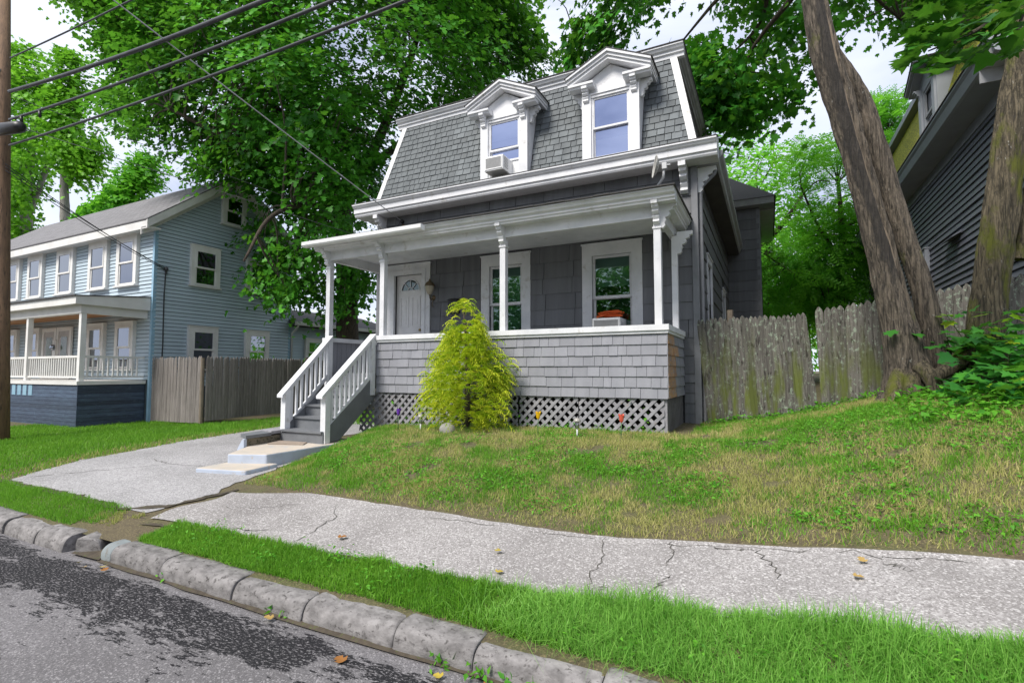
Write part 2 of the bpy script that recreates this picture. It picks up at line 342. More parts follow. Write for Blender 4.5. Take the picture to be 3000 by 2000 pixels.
# curb: each stone a piece of its own
curb = tag(link('curb', None, None, T(-3, 2.6, 0)), kind='structure')
def curb_stone(xa, xb, mat, ya=0., yb=0., name='curb_stone', zoff=0.):
    prof = [(2.50, -.06), (2.490, .0), (2.494, .03), (2.50, .06), (2.508, .08), (2.519, .098), (2.535, .112), (2.558, .122), (2.60, .128), (2.66, .131), (2.71, .130), (2.72, .08), (2.72, -.06)]
    n = max(12, int((xb - xa) / .02)); V = []
    for i in range(n + 1):
        x = xa + (xb - xa) * i / n; e = min(i, n - i) / n * (xb - xa); rr = .003 * max(0, 1 - e / .018)
        dyy = ya + (yb - ya) * i / n
        for j, (y, z) in enumerate(prof):
            V.append((x, y + dyy + (rr if j < 8 else -rr), z - (rr if 3 < j < 11 else 0) + zoff))
    V = np.array(V); k = len(prof)
    V[:, 1] += .016 * (fbm(np.c_[V[:, 0] * 7, V[:, 2] * 12, V[:, 0] * 0]) - .5); V[:, 2] += .012 * (fbm(np.c_[V[:, 0] * 5, V[:, 1] * 14, V[:, 0] * 0 + 7]) - .5)
    F = [(i * k + j, (i + 1) * k + j, (i + 1) * k + j + 1, i * k + j + 1) for i in range(n) for j in range(k - 1)]
    mb = MB(); mb.add(V.tolist(), F + [tuple(range(k)), tuple(range(n * k + k - 1, n * k - 1, -1))])
    o = mb.build(name, mat, curb); o.data.polygons.foreach_set('use_smooth', [len(p.vertices) == 4 for p in o.data.polygons]); return o
js = [-5.14, -4.42, -3.52, -2.80, -2.05, -1.50, -.78, -.05, .8, 1.7, 2.6, 3.5, 4.4]
for a, b in zip(js[:-1], js[1:]): curb_stone(a + .004, b - .004, CURBM, rng.normal(0, .005), rng.normal(0, .008), zoff=rng.normal(0, .004))
curb_stone(-5.30, -5.15, CURBP, 0, 0)
jl = [-13.5, -12, -10.6, -9.3, -8.2, -7.1, -6.42, -5.86]
for a, b in zip(jl[:-1], jl[1:]): curb_stone(a + .006, b - .006, CURBM, rng.normal(-.03, .008), rng.normal(-.03, .008), zoff=rng.normal(0, .004))
o = curb_stone(-.30, .30, CURBM, name='curb_stone')           # return stone turned in beside the drain gap
o.matrix_basis = T(-5.72, 2.79, 0) @ RZ(math.radians(118)) @ T(0, -2.61, 0)
o.data.materials[0] = CURBM
road = bpy.data.objects['road']
for a_, b_ in ((-13.4, -5.9), (-5.3, 4.3)):
    xs_ = np.arange(a_, b_, .05); yc = 2.478 + .008 * np.sin(xs_ * 3); w_ = .002 + .035 * vnoise(np.c_[xs_ * 2.5, xs_ * 0, xs_ * 0]) ** 2
    A = np.stack([xs_, xs_]); B = np.stack([yc - w_, yc + .03]); link('gutter_dirt', gridmesh('gutter_dirt', A, B, np.stack([xs_ * 0 - .002, xs_ * 0 + .012]), DIRT, False), road)
# dirt floor of the gap
mb = MB(); mb.add([(-5.7, 2.45, .01), (-5.28, 2.47, .01), (-5.3, 2.75, .05), (-5.55, 3.0, .2), (-5.9, 3.0, .2), (-5.75, 2.72, .05)], [(0, 1, 2, 3, 4, 5)])
mb.build('gap_floor', DIRT, curb)
# ================================================================== shared pieces
UW = MB().hexa([(0, -1, 0), (1, -1, 0), (1, 0, 0), (0, 0, 0), (0, -.3, 1), (1, -.3, 1), (1, 0, 1), (0, 0, 1)])   # unit wedge: thick butt at the bottom
def wedge_mesh(mat, _c={}):
    if mat not in _c: _c[mat] = UW.mesh('shingle', mat)
    return _c[mat]
def siding(parent, M, x0, x1, z0, z1, expo, wid, mat, holes=(), name='shingle', thick=.012, lap=1.12, jit=.0, gap=.004, wvar=.3, top=None, rowjit=0.):
    """courses of wedge boards on a wall in local (x, z); outward is local -y"""
    row = 0; z = z0; out = []
    while z < z1 - .02:
        h = min(expo, z1 - z); x = x0 - (random.random() * wid if wid < (x1 - x0) else 0)
        while x < x1 - .005:
            w = wid * (1 + random.uniform(-wvar, wvar)) if wid < (x1 - x0) else (x1 - x0)
            segs = [(max(x, x0), min(x + w, x1))]
            if top:      # gable limit at the middle of the course
                a, b = top(z + h * .5); segs = [(max(s, a), min(t_, b)) for s, t_ in segs]
            for (a, b, c, d) in holes:
                if c < z + h - .02 and d > z + .02:
                    ns = []
                    for s, t_ in segs:
                        if b <= s or a >= t_: ns.append((s, t_))
                        else: ns += [(s, a), (b, t_)]
                    segs = ns
            for s, t_ in segs:
                if t_ - s > .02:
                    hh = min(h * lap, h + .03) if z + h * lap < z1 + .001 else z1 - z
                    out.append(link(name, wedge_mesh(mat), parent, M @ T(s + gap / 2, 0, z + random.uniform(-jit, jit)) @ SC(t_ - s - gap, thick * random.uniform(.85, 1.2), hh)))
            x += w
        z += expo; row += 1
    return out
def wall_panel(mb, x0, x1, z0, z1, y, th, holes, mi=0):
    """solid wall with rectangular openings; front face at y, thickness th behind"""
    xs = sorted({x0, x1, *[h[0] for h in holes], *[h[1] for h in holes]}); zs = sorted({z0, z1, *[h[2] for h in holes], *[h[3] for h in holes]})
    for a, b in zip(xs[:-1], xs[1:]):
        for c, d in zip(zs[:-1], zs[1:]):
            if any(h[0] <= a + 1e-6 and b <= h[1] + 1e-6 and h[2] <= c + 1e-6 and d <= h[3] + 1e-6 for h in holes): continue
            mb.box(a, b, y, y + th, c, d, mi)
def frame(mb, x0, x1, z0, z1, w, y0, y1, mi=0, wt=None, wb=None):
    wt = w if wt is None else wt; wb = w if wb is None else wb
    mb.box(x0, x0 + w, y0, y1, z0, z1, mi); mb.box(x1 - w, x1, y0, y1, z0, z1, mi)
    mb.box(x0 + w, x1 - w, y0 + .001, y1, z1 - wt, z1, mi); mb.box(x0 + w, x1 - w, y0 + .001, y1, z0, z0 + wb, mi)
def window(parent, M, x0, x1, z0, z1, cas, trim, sash, pane, back, depth=.0, cb=0., meet=.5, sill=True, label=None, blind=None, proud=.035, top=None):
    """double-hung window in a local wall frame; (x0..x1, z0..z1) is the opening, local -y is outward"""
    mb = MB(); ct = cas if top is None else top
    mb.box(x0 - cas, x0, -proud, cb, z0 - .02, z1 + ct); mb.box(x1, x1 + cas, -proud, cb, z0 - .02, z1 + ct)
    mb.box(x0, x1, -proud + .001, cb, z1, z1 + ct)
    mb.box(x0 - cas - .015, x1 + cas + .015, -proud - .018, cb, z1 + ct, z1 + ct + .03)
    o = mb.build('window', trim, parent, M)
    if label: o['label'] = label
    if sill: MB().box(x0 - cas - .03, x1 + cas + .03, -proud - .045, max(depth, cb), z0 - .065, z0 - .02).build('sill', trim, o, M)
    zm = z0 + (z1 - z0) * meet; w = min(.05, (x1 - x0) * .075)
    m1 = MB(); frame(m1, x0, x1, zm - .02, z1, w, depth - .015, depth + .02); m1.build('upper_sash', sash, o, M)
    m2 = MB(); frame(m2, x0, x1, z0, zm + .02, w, depth + .022, depth + .055); m2.build('lower_sash', sash, o, M)
    MB().quad((x0 + w, depth + .003, zm), (x1 - w, depth + .003, zm), (x1 - w, depth + .003, z1 - w), (x0 + w, depth + .003, z1 - w)).build('upper_pane', pane, o, M)
    MB().quad((x0 + w, depth + .035, z0 + w), (x1 - w, depth + .035, z0 + w), (x1 - w, depth + .035, zm), (x0 + w, depth + .035, zm)).build('lower_pane', pane, o, M)
    if blind is not None:
        n = int((z1 - blind) / .028); sb = MB()
        for i in range(n):
            z = z1 - .03 - i * .028; sb.quad((x0 + .02, depth + .10, z), (x1 - .02, depth + .10, z), (x1 - .02, depth + .122, z - .024), (x0 + .02, depth + .122, z - .024))
        sb.build('blind', BLIND, o, M)
    if back: MB().box(x0 - .01, x1 + .01, depth + .06, depth + .075, z0, z1).build('interior', back, o, M)
    return o
def bracket(parent, M, h, d, w, mat, name='bracket'):
    """stepped scroll bracket: local y is out (-), z down from 0"""
    p = [(0, 0), (-d, 0), (-d, -.16 * h), (-d * .82, -.18 * h), (-d * .78, -.30 * h), (-d * .55, -.34 * h), (-d * .62, -.46 * h), (-d * .48, -.56 * h), (-d * .30, -.58 * h), (-d * .36, -.68 * h), (-d * .26, -.80 * h), (-d * .30, -.90 * h), (-d * .16, -h), (0, -h)]
    mb = MB(); mb.prism([(-w / 2, y, z) for y, z in p], (w, 0, 0)); return mb.build(name, mat, parent, M)

# ================================================================== the grey mansard house
XL, XR, YF, YB = -7.90, -1.02, 8.97, 16.3
DECK, CAPT, CAPB, SKB = 1.61, 2.316, 2.205, 1.28
GAPSHADE = paint('gap_shade', (.035, .035, .037), None, .9, 0)  # dark wall core, painted shade for the lines between courses
house = thing('grey_house', (-4.5, 8.97, .8), 'charcoal mansard-roofed house with white trim, two dormers and a front porch', 'house')
door_h = (-7.40, -6.65, DECK + .03, 3.77); w1_h = (-5.00, -4.27, 2.22, 3.76); w2_h = (-2.85, -2.12, 2.22, 3.76)
MF = T(0, YF, 0)
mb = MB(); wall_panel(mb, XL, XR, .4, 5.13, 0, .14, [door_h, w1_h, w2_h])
fw_ = mb.build('front_wall', GAPSHADE, house, MF)
rh = [(-7.62, -6.43, 0, 4.0), (-5.21, -4.13, 2.0, 3.99), (-3.04, -1.96, 2.0, 3.99)]
siding(fw_, MF, XL + .02, -1.10, 1.62, 5.12, .30, .60, SIDING, rh, thick=.026, wvar=.0, gap=.009)
siding(fw_, MF, -1.27, -1.10, .62, 1.62, .17, .3, SIDING, (), thick=.024, gap=.005)
MS = T(XR, 0, 0) @ RZ(math.pi / 2)
sw1 = (10.35, 11.05, 2.3, 3.75); sw2 = (13.95, 14.65, 2.3, 3.62)
mb = MB(); wall_panel(mb, YF + .14, YB, .4, 5.13, 0, .14, [sw1, sw2]); sw_ = mb.build('side_wall', GAPSHADE, house, MS)
siding(sw_, MS, YF + .02, YB, .7, 5.12, .30, 1.22, SIDING, [(a - .13, b + .13, c - .08, d + .15) for a, b, c, d in (sw1, sw2)], thick=.028, wvar=0, gap=.006)
mb = MB(); mb.box(XL, XL + .14, YF + .14, YB, .4, 5.13); mb.box(XL, XR, YB - .14, YB, .4, 5.13); mb.box(XL + .14, XR - .14, YF + .3, YB - .14, 1.3, 1.4); mb.build('rear_wall', SIDING, house)
MB().box(-7.0, -1.3, 9.9, 9.95, 1.4, 5.1).build('interior_wall', paint('interior_plaster', (.10, .115, .105), None, .9, 0, 2, 0), house)
# corner boards
for n_, x0, x1, y0, y1 in (('corner_board', -1.10, XR + .022, YF - .024, YF + .004), ('corner_board', XL - .02, XL + .08, YF - .024, YF + .004)):
    MB().box(x0, x1, y0 - .012, y1, .55, 5.10).build(n_, GREYTRIM, house)
MB().box(XR - .002, XR + .024, YF + .004, YF + .11, .55, 5.10).build('corner_board', GREYTRIM, house)
window(house, MF, *w1_h, .185, WHITE, WHITE, PGLASS, None, depth=.03, blind=2.25, top=.20)
window(house, MF, *w2_h, .185, WHITE, WHITE, PGLASS, None, depth=.03, blind=3.2, top=.20)
for h_ in (sw1, sw2): window(house, MS, *h_, .12, WHITE, WHITE, PGLASS, DARK, depth=.03)
# front door
mb = MB(); a, b, c, d = door_h
mb.box(a - .205, a, -.04, 0, c - .03, d + .21); mb.box(b, b + .205, -.04, 0, c - .03, d + .21); mb.box(a, b, -.039, 0, d, d + .21)
mb.box(a - .09, a, -.06, -.04, c - .03, d + .1); mb.box(b, b + .09, -.06, -.04, c - .03, d + .1); mb.box(a, b, -.059, -.039, d, d + .1); mb.box(a - .22, b + .22, -.06, 0, d + .21, d + .24)
dr_ = mb.build('front_door', WHITE, house, MF)
dc = (a + b) / 2; fz = 3.43; fr = .25
slab = MB(); N = 14
arc = [(dc + fr * math.cos(math.pi * i / N), fz + fr * math.sin(math.pi * i / N)) for i in range(N + 1)]
slab.box(a, b, .05, .09, c, fz)
P3 = lambda p, y=.05: (p[0], y, p[1])
slab.add([P3((a, fz)), P3((b, fz)), P3((b, d)), P3((a, d))] + [P3(p) for p in arc], [(1, 2, 4), (1, 4, 4 + 0)][:0] + [(0, 4 + N, 3)] + [(3, 4 + i + 1, 4 + i) for i in range(N // 2, N)] + [(2, 4 + i + 1, 4 + i) for i in range(0, N // 2)] + [(1, 2, 4)] + [(2, 3, 4 + N // 2)])
slab.box(a, b, .06, .09, d - .02, d)
for (p0, p1, q0, q1) in ((a + .10, dc - .04, 2.62, 3.30), (dc + .04, b - .10, 2.62, 3.30), (a + .10, dc - .04, 1.85, 2.42), (dc + .04, b - .10, 1.85, 2.42)):
    frame(slab, p0, p1, q0, q1, .03, .038, .052); slab.box(p0 + .07, p1 - .07, .042, .052, q0 + .07, q1 - .07)
slab.build('door_slab', paint('door_white', (.74, .73, .73), (.66, .65, .65), .5, 0, 4, .08, (.5, .48, .47), dlo=.64, dhi=.75), dr_, MF)
fan = MB(); fan.add([P3((dc, fz), .065)] + [P3(p, .065) for p in arc], [(0, i + 1, i + 2) for i in range(N)]); fan.build('fan_pane', glass('fan_glass', (.10, .14, .13), (.5, .6, .55), .02, .16), dr_, MF)
MB().box(a, b, .095, .11, c, d).build('door_backing', DARK, dr_, MF)
mu = MB()
for an in (45, 90, 135):
    ca, sa = math.cos(math.radians(an)), math.sin(math.radians(an)); mu.tube([(dc + .07 * ca, .05, fz + .07 * sa), (dc + fr * ca, .05, fz + fr * sa)], .009, 6)
mu.tube([(p[0], .048, p[1]) for p in arc], .016, 6); mu.tube([(dc + .07 * math.cos(t_), .05, fz + .07 * math.sin(t_)) for t_ in np.linspace(0, math.pi, 8)], .009, 6); mu.tube([(dc - fr, .05, fz), (dc + fr, .05, fz)], .012, 6)
mu.build('muntin', WHITE, dr_, MF)
mb = MB(); mb.lathe([(.0, 0), (.03, .0), (.03, .01), (.012, .015), (.012, .04), (.028, .05), (.032, .065), (.02, .08), (0, .082)], n=14)
mb.build('door_knob', paint('brass', (.35, .25, .10), None, .35, 0), dr_, MF @ T(b - .07, .05, 2.55) @ RX(math.pi / 2), True)

# main eave cornice, front (white) and side (grey gutter)
cp_ = [(0, 5.12), (-.34, 5.12), (-.36, 5.15), (-.36, 5.185), (-.39, 5.20), (-.39, 5.30), (-.42, 5.32), (-.44, 5.355), (-.455, 5.36), (-.455, 5.385), (0, 5.53)]
mb = MB(); mb.prism([(XL - .40, YF + y, z) for y, z in cp_], (XR + .37 - XL + .40, 0, 0)); fc = mb.build('front_cornice', WHITE, house)
MB().prism([(XL - .41, YF - .46, 5.388), (XL - .41, YF - .46, 5.40), (XL - .41, YF - .02, 5.545), (XL - .41, YF - .02, 5.532)], (XR + .38 - XL + .41, 0, 0)).build('cornice_flashing', ROOFD, fc)
cs_ = [(0, 5.10), (.33, 5.10), (.36, 5.13), (.37, 5.20), (.42, 5.26), (.43, 5.33), (.40, 5.33), (0, 5.48)]
mb = MB(); mb.prism([(XR + x, YF + .03, z) for x, z in cs_], (0, YB - YF - .05, 0)); sc_ = mb.build('side_cornice', GALV, house)
MB().prism([(XR + .02, YF + .05, 5.097), (XR + .02, YF + .05, 5.07), (XR + .325, YF + .05, 5.07), (XR + .325, YF + .05, 5.097)], (0, YB - YF - .1, 0)).build('soffit', SOFFIT, sc_)
mb = MB(); mb.prism([(XL - x, YF + .03, z) for x, z in cs_], (0, YB - YF - .05, 0)); mb.build('side_cornice', WHITE, house)
for x in (-1.20, -7.72): bracket(house, T(x, YF - .012, 5.115), .46, .34, .115, WHITE)
bracket(house, T(XR + .012, YF + .10, 5.095) @ RZ(math.pi / 2), .42, .31, .10, WHITE)
# mansard: backing slopes, hip boards, crown, shingles
ML, MR, MY, MZ = -7.95, -1.00, 8.93, 5.50; UL, UR, UY, UZ = -7.53, -1.38, 9.40, 7.42
mb = MB()
mb.add([(ML, MY, MZ), (MR, MY, MZ), (UR, UY, UZ), (UL, UY, UZ), (ML, YB, MZ), (MR, YB, MZ), (UR, YB - .4, UZ), (UL, YB - .4, UZ)],
       [(0, 1, 2, 3), (1, 5, 6, 2), (5, 4, 7, 6), (4, 0, 3, 7), (0, 4, 5, 1)])
mans = mb.build('mansard_roof', ROOFD, house)  # dark backing colour puts shade into the gaps between shingles
tilt = math.atan2(UY - MY, UZ - MZ); slen = math.hypot(UY - MY, UZ - MZ)
MM = T(0, MY - .004, MZ) @ RX(-tilt)
dorm = [(-4.605, 1), (-2.44, 2)]
dh = [(c_ - .535, c_ + .535, -.1, 1.72) for c_, _ in dorm]
rows = []
def mtop(z): f_ = z / slen; return (ML + (UL - ML) * f_ + .085, MR + (UR - MR) * f_ - .085)
tmp = siding(mans, MM, ML, MR, .02, slen - .02, .1365, .155, MANS, dh, thick=.022, wvar=.28, gap=.011, jit=.005, top=mtop)
tmp.sort(key=lambda o: -WM[o].translation.x)
st = MB()
for o in tmp[300:]:
    vs = [WM[o] @ Vector(p) for p in UW.v]; st.add(vs, UW.f)
    del WM[o]; bpy.data.objects.remove(o)
tag(st.build('shingle_field', MANS, mans), kind='stuff')
for (a0, a1, b0, b1, sgn) in ((ML, UL, MY, UY, 1), (MR, UR, MY, UY, -1)):
    mb = MB(); o_ = .02
    mb.hexa([(a0 - sgn * .02, b0 - .03, MZ - .0), (a0 + sgn * .10, b0 - .03, MZ), (a0 + sgn * .10, b0 + .03, MZ), (a0 - sgn * .02, b0 + .03, MZ), (a1 - sgn * .02, b1 - .03, UZ), (a1 + sgn * .10, b1 - .03, UZ), (a1 + sgn * .10, b1 + .03, UZ), (a1 - sgn * .02, b1 + .03, UZ)])
    mb.build('hip_board', WHITEW, mans)
    mb = MB(); mb.hexa([(a0 - sgn * .025, b0 + .03, MZ), (a0 - sgn * .025, b0 + .13, MZ), (a0 + sgn * .02, b0 + .13, MZ), (a0 + sgn * .02, b0 + .03, MZ), (a1 - sgn * .025, b1 + .03, UZ), (a1 - sgn * .025, b1 + .13, UZ), (a1 + sgn * .02, b1 + .13, UZ), (a1 + sgn * .02, b1 + .03, UZ)])
    mb.build('hip_board', GALV, mans)
cr_ = [(.04, 7.34), (-.05, 7.34), (-.055, 7.40), (-.085, 7.415), (-.085, 7.455), (-.12, 7.475), (-.145, 7.52), (-.16, 7.525), (-.16, 7.55), (.04, 7.57)]
mb = MB(); mb.prism([(UL - .16, UY + y, z) for y, z in cr_], (UR - UL + .32, 0, 0)); crn = mb.build('crown_cornice', WHITE, mans)
mb = MB(); mb.prism([(UR - y, UY + .02, z - .002) for y, z in cr_], (0, YB - UY - .4, 0)); mb.build('crown_cornice', GALV, mans)
mb = MB(); mb.prism([(UL + y, UY + .02, z - .002) for y, z in cr_], (0, YB - UY - .4, 0)); mb.build('crown_cornice', WHITE, mans)
mb = MB(); cx_ = (UL + UR) / 2
mb.add([(UL - .175, UY - .175, 7.556), (UR + .175, UY - .175, 7.556), (UR + .175, YB, 7.556), (UL - .175, YB, 7.556), (UL - .175, UY - .175, 7.572), (UR + .175, UY - .175, 7.572), (UR + .175, YB, 7.572), (UL - .175, YB, 7.572), (cx_ - 1.5, 12.5, 7.75), (cx_ + 1.5, 12.5, 7.75)],
       [(0, 1, 5, 4), (1, 2, 6, 5), (2, 3, 7, 6), (3, 0, 4, 7), (4, 5, 9, 8), (5, 6, 9), (6, 7, 8, 9), (7, 4, 8), (3, 2, 1, 0)])
mb.build('upper_roof', ROOFD, mans)
# dormers
def dormer(cx, k):
    y = 8.85; hw = .525; M = T(cx, y, 0); op = (-.335, .335, 5.53, 6.66)
    mb = MB(); wall_panel(mb, -hw, hw, 5.44, 6.93, 0, .10, [op])
    mb.prism([(-hw, 0, 6.93), (hw, 0, 6.93), (0, 0, 7.23)], (0, .10, 0))
    for s in (-1, 1):
        x0, x1 = (-hw, -hw + .08) if s < 0 else (hw - .08, hw)
        mb.prism([(x0, .10, 5.44), (x0, .12, 5.5), (x0, .62, 6.95), (x0, .10, 6.95)], (x1 - x0, 0, 0))
    d_ = mb.build('dormer', WHITE, house, M)
    for s in (-1, 1):
        x0 = s * .44 - .085; MB().box(x0, x0 + .17, -.05, .002, 5.44, 6.74).build('pilaster', WHITE, d_, M)
        mb = MB(); mb.box(x0 + .172 if s < 0 else x0 - .03, x0 + .20 if s < 0 else x0 - .002, -.02, .002, 5.47, 6.70); mb.build('casing_strip', WHITE, d_, M)
        bracket(d_, M @ T(s * .44, -.05, 6.83), .25, .15, .10, WHITE)
        bracket(d_, M @ T(s * (hw + .002), .10, 6.83) @ RZ(s * math.pi / 2), .30, .20, .09, WHITE)
        # cornice return
        rp = [(0, 6.82), (-.16, 6.82), (-.17, 6.85), (-.20, 6.86), (-.20, 6.90), (0, 6.93)]
        xa, xb = (-.745, -.27) if s < 0 else (.27, .745)
        mb = MB(); mb.prism([(xa, yy, z) for yy, z in rp], (xb - xa, 0, 0)); mb.build('cornice_return', WHITE, d_, M)
    MB().box(-.355, .355, -.035, .002, 6.66, 6.71).build('header', WHITE, d_, M)
    MB().box(-.40, .40, -.055, .002, 6.712, 6.735).build('header', WHITE, d_, M)
    # raking cornice: stepped layers following the gable
    sl_ = .36 / .745
    for (o0, o1, yf) in ((-.13, -.075, -.17), (-.075, -.02, -.20), (-.02, .03, -.235)):
        mb = MB()
        for s in (-1, 1):
            e = s * (.745 + (o1 + .13) * .18)
            p = [(e, 6.925 + o0 + .09), (0, 7.285 + o0 + .09), (0, 7.285 + o1 + .09), (e, 6.925 + o1 + .09)]
            mb.prism([(px_, yf, pz) for px_, pz in p], (0, .72 - yf, 0))
        mb.build('raking_cornice', WHITE, d_, M)
    mb = MB()
    for s in (-1, 1):
        e = s * .80; p = [(e, 6.925 + .10), (0, 7.285 + .122), (0, 7.285 + .138), (e, 6.925 + .116)]
        mb.prism([(px_, -.245, pz) for px_, pz in p], (0, 1.1, 0))
    mb.build('dormer_roof', ROOFD, d_, M)
    zm = 6.09; w = .035
    m1 = MB(); frame(m1, op[0], op[1], zm - .02, op[3], w, -.01, .03); m1.build('upper_sash', WHITE, d_, M)
    m2 = MB(); frame(m2, op[0], op[1], op[2], zm + .02, w, .032, .07); m2.build('lower_sash', WHITE, d_, M)
    MB().quad((op[0] + w, .01, zm), (op[1] - w, .01, zm), (op[1] - w, .01, op[3] - w), (op[0] + w, .01, op[3] - w)).build('upper_pane', SGLASS, d_, M)
    z0 = op[2] + w
    if k == 1: z0 = 5.83; MB().box(op[0], op[1], .05, .07, op[2], z0).build('filler_panel', PLAST, d_, M); MB().box(op[0] + w, op[1] - w, .03, .07, z0, z0 + .035).build('lower_rail', WHITE, d_, M)
    MB().quad((op[0] + w, .05, z0), (op[1] - w, .05, z0), (op[1] - w, .05, zm), (op[0] + w, .05, zm)).build('lower_pane', SGLASS, d_, M)
    MB().box(op[0], op[1], .098, .12, op[2], op[3]).build('interior', paint('attic_dark', (.05, .05, .08), None, .9, 0, 2, 0), d_, M)
    MB().box(op[0] + .01, op[1] - .01, .085, .092, (6.32 if k == 1 else 5.56), (op[3] if k == 1 else 5.9)).build('roller_shade', paint('shade_cloth', (.55, .55, .60), (.48, .48, .53), .9, 0, 3, 0), d_, M)
    MB().box(-.46, .46, -.07, .03, 5.475, 5.525).build('sill', WHITE, d_, M)
    return d_
for c_, k_ in dorm: dormer(c_, k_)

# rear wing
MW = T(0, 16.34, 0)
mb = MB(); mb.box(-1.3, -.14, 0, 4.2, .6, 6.45); wg = mb.build('rear_wing', SIDING, house, MW)
siding(wg, MW, -1.01, -.15, 2.2, 6.42, .30, 2, SIDING, thick=.03)
MB().box(-.22, -.12, -.022, .004, .8, 6.4).build('corner_board', GREYTRIM, wg, MW)
mb = MB(); mb.prism([(-1.6, -.34, 6.42), (-1.6, -.36, 6.60), (-1.6, .3, 6.68), (-1.6, .3, 6.42)], (1.85, 0, 0)); mb.build('wing_eave', GALV, wg, MW); MB().prism([(.25, .303, 6.40), (.25, .303, 6.60), (-.13, .303, 6.64), (-.13, .303, 6.40)], (0, 4.2, 0)).build('wing_eave', ALU, wg, MW)
mb = MB(); mb.add([(-1.7, -.40, 6.60), (.30, -.40, 6.60), (.30, 4.6, 6.60), (-1.7, 4.6, 6.60), (-1.2, 2.2, 8.3), (-1.7, 2.2, 8.3)], [(0, 1, 4, 5), (1, 2, 4), (2, 3, 5, 4), (3, 2, 1, 0)]); mb.build('wing_roof', ROOFD, wg, MW)
mb = MB(); mb.box(-1.35, -.95, -1.1, -1.0, 6.3, 7.0); mb.build('vent_box', GALV, wg, MW)
# downspout
ds = [(XR + .30, YF + .12, 5.06), (XR + .28, YF + .12, 4.98), (XR + .09, YF + .10, 4.80), (XR + .055, YF + .09, 4.66), (XR + .055, YF + .09, .85), (XR + .12, YF + .04, .78)]
MB().tube(ds, .036, 10).build('downspout', GREYTRIM, house, I4, True)
MB().tube([(XR + .05, YF + .20, 5.0), (XR + .04, YF + .19, 4.2), (XR + .045, YF + .2, 2.6), (XR + .04, YF + .19, .9)], .012, 6).build('conduit', BLACK, house, I4, True)
# ================================================================== porch
PY = 7.40
# deck and inside
mb = MB(); mb.box(XL, -1.29, PY + .02, YF - .03, DECK - .04, DECK)
for i in range(12): mb.box(XL, -1.29, PY + .02 + i * .128, PY + .02 + i * .128 + .122, DECK, DECK + .012)
mb.build('porch_floor', STEP, house)
# skirt wall with shingles
MP = T(0, PY + .012, 0)
mb = MB(); mb.box(-6.53, -1.285, 0, .10, SKB, CAPB); sk = mb.build('porch_skirt', GAPSHADE, house, MP)
siding(sk, MP, -6.53, -1.27, SKB - .01, CAPB, .1545, .20, SKIRT, thick=.026, wvar=.42, gap=.005, jit=.003)
MPS = T(-1.283, 0, 0) @ RZ(math.pi / 2)
mb = MB(); mb.box(PY + .115, YF - .03, 0, .09, SKB, CAPB); sk2 = mb.build('porch_skirt', SKIRT, house, MPS); sk2['label'] = 'peeling brown and grey right end of the porch skirt'
for o in siding(sk2, MPS, PY, YF - .03, SKB - .01, CAPB, .1545, .33, PEEL, thick=.026, wvar=.4, gap=.005, jit=.003):
    if WM[o].translation.y > PY + .55: o.data = wedge_mesh(SKIRT)
mb = MB(); mb.box(-1.275, -1.262, PY - .006, PY + .02, SKB, CAPB); mb.build('corner_strip', SKIRT, sk)
# rail caps
mb = MB(); mb.box(-6.55, -1.235, PY - .055, PY + .15, CAPB + .03, CAPT); mb.box(-6.53, -1.25, PY - .03, PY + .12, CAPB - .012, CAPB + .03); mb.build('rail_cap', WHITE, house)
mb = MB(); mb.box(-1.40, -1.232, PY + .152, YF - .03, CAPB + .028, CAPT - .003); mb.box(-1.38, -1.25, PY + .122, YF - .03, CAPB - .012, CAPB + .028); mb.build('rail_cap', WHITE, house)
mb = MB(); mb.box(-7.90, -7.72, PY - .03, YF - .03, CAPB + .03, CAPT); mb.build('rail_cap', WHITE, house)
# left parapet with vertical boards
lp = MB().box(-7.86, -7.80, PY + .12, YF - .03, SKB, CAPB + .03).build('porch_parapet', SKIRT, house)
for i in range(11): MB().box(-7.80, -7.786, PY + .13 + i * .128, PY + .13 + i * .128 + .12, DECK, CAPB + .03).build('board', SKIRT, lp)
MB().box(-7.795, -7.765, PY + .04, PY + .10, DECK, CAPB + .03).build('edge_board', WHITE, lp)
# posts and beam
for i, (x, y) in enumerate(((-7.805, PY + .05), (-6.43, PY + .05), (-3.885, PY + .05), (-1.385, PY + .05), (-1.33, 8.60))):
    w = .05 if i < 4 else .045
    mb = MB(); mb.box(x - w, x + w, y - w, y + w, CAPT - .01 if i else CAPT - .01, 3.86); p_ = mb.build('porch_post', WHITE, house)
    mb = MB(); frame(mb, x - w - .012, x + w + .012, CAPT - .002, CAPT + .05, .004, y - w - .012, y + w + .012); 
    if i < 4:
        bracket(p_, T(x, y - w, 4.06), .30, .20, .088, WHITE)
        mb = MB(); mb.box(x - w - .014, x + w + .014, y - w - .014, y + w + .014, 3.70, 3.725); mb.build('collar', WHITE, p_)
for (y, z, dd) in ((PY + .05, 4.06, .22), (8.60, 3.98, .24)):
    bracket(house, T(-1.335 + (.05 if y > 8 else 0), y, z - (.06 if y > 8 else 0)) @ RZ(math.pi / 2), .36, dd, .09, WHITE)
mb = MB(); mb.box(-7.87, -1.32, PY, PY + .10, 3.86, 4.07); mb.build('porch_beam', WHITE, house)
for a_, b_ in ((-1.425, -1.322), (-7.868, -7.77)): MB().box(a_, b_, PY + .102, YF - .03, 3.862, 4.07).build('porch_beam', WHITE, house)
MB().box(-7.77, -1.425, PY + .10, YF - .03, 4.04, 4.06).build('porch_ceiling', WHITE, house)
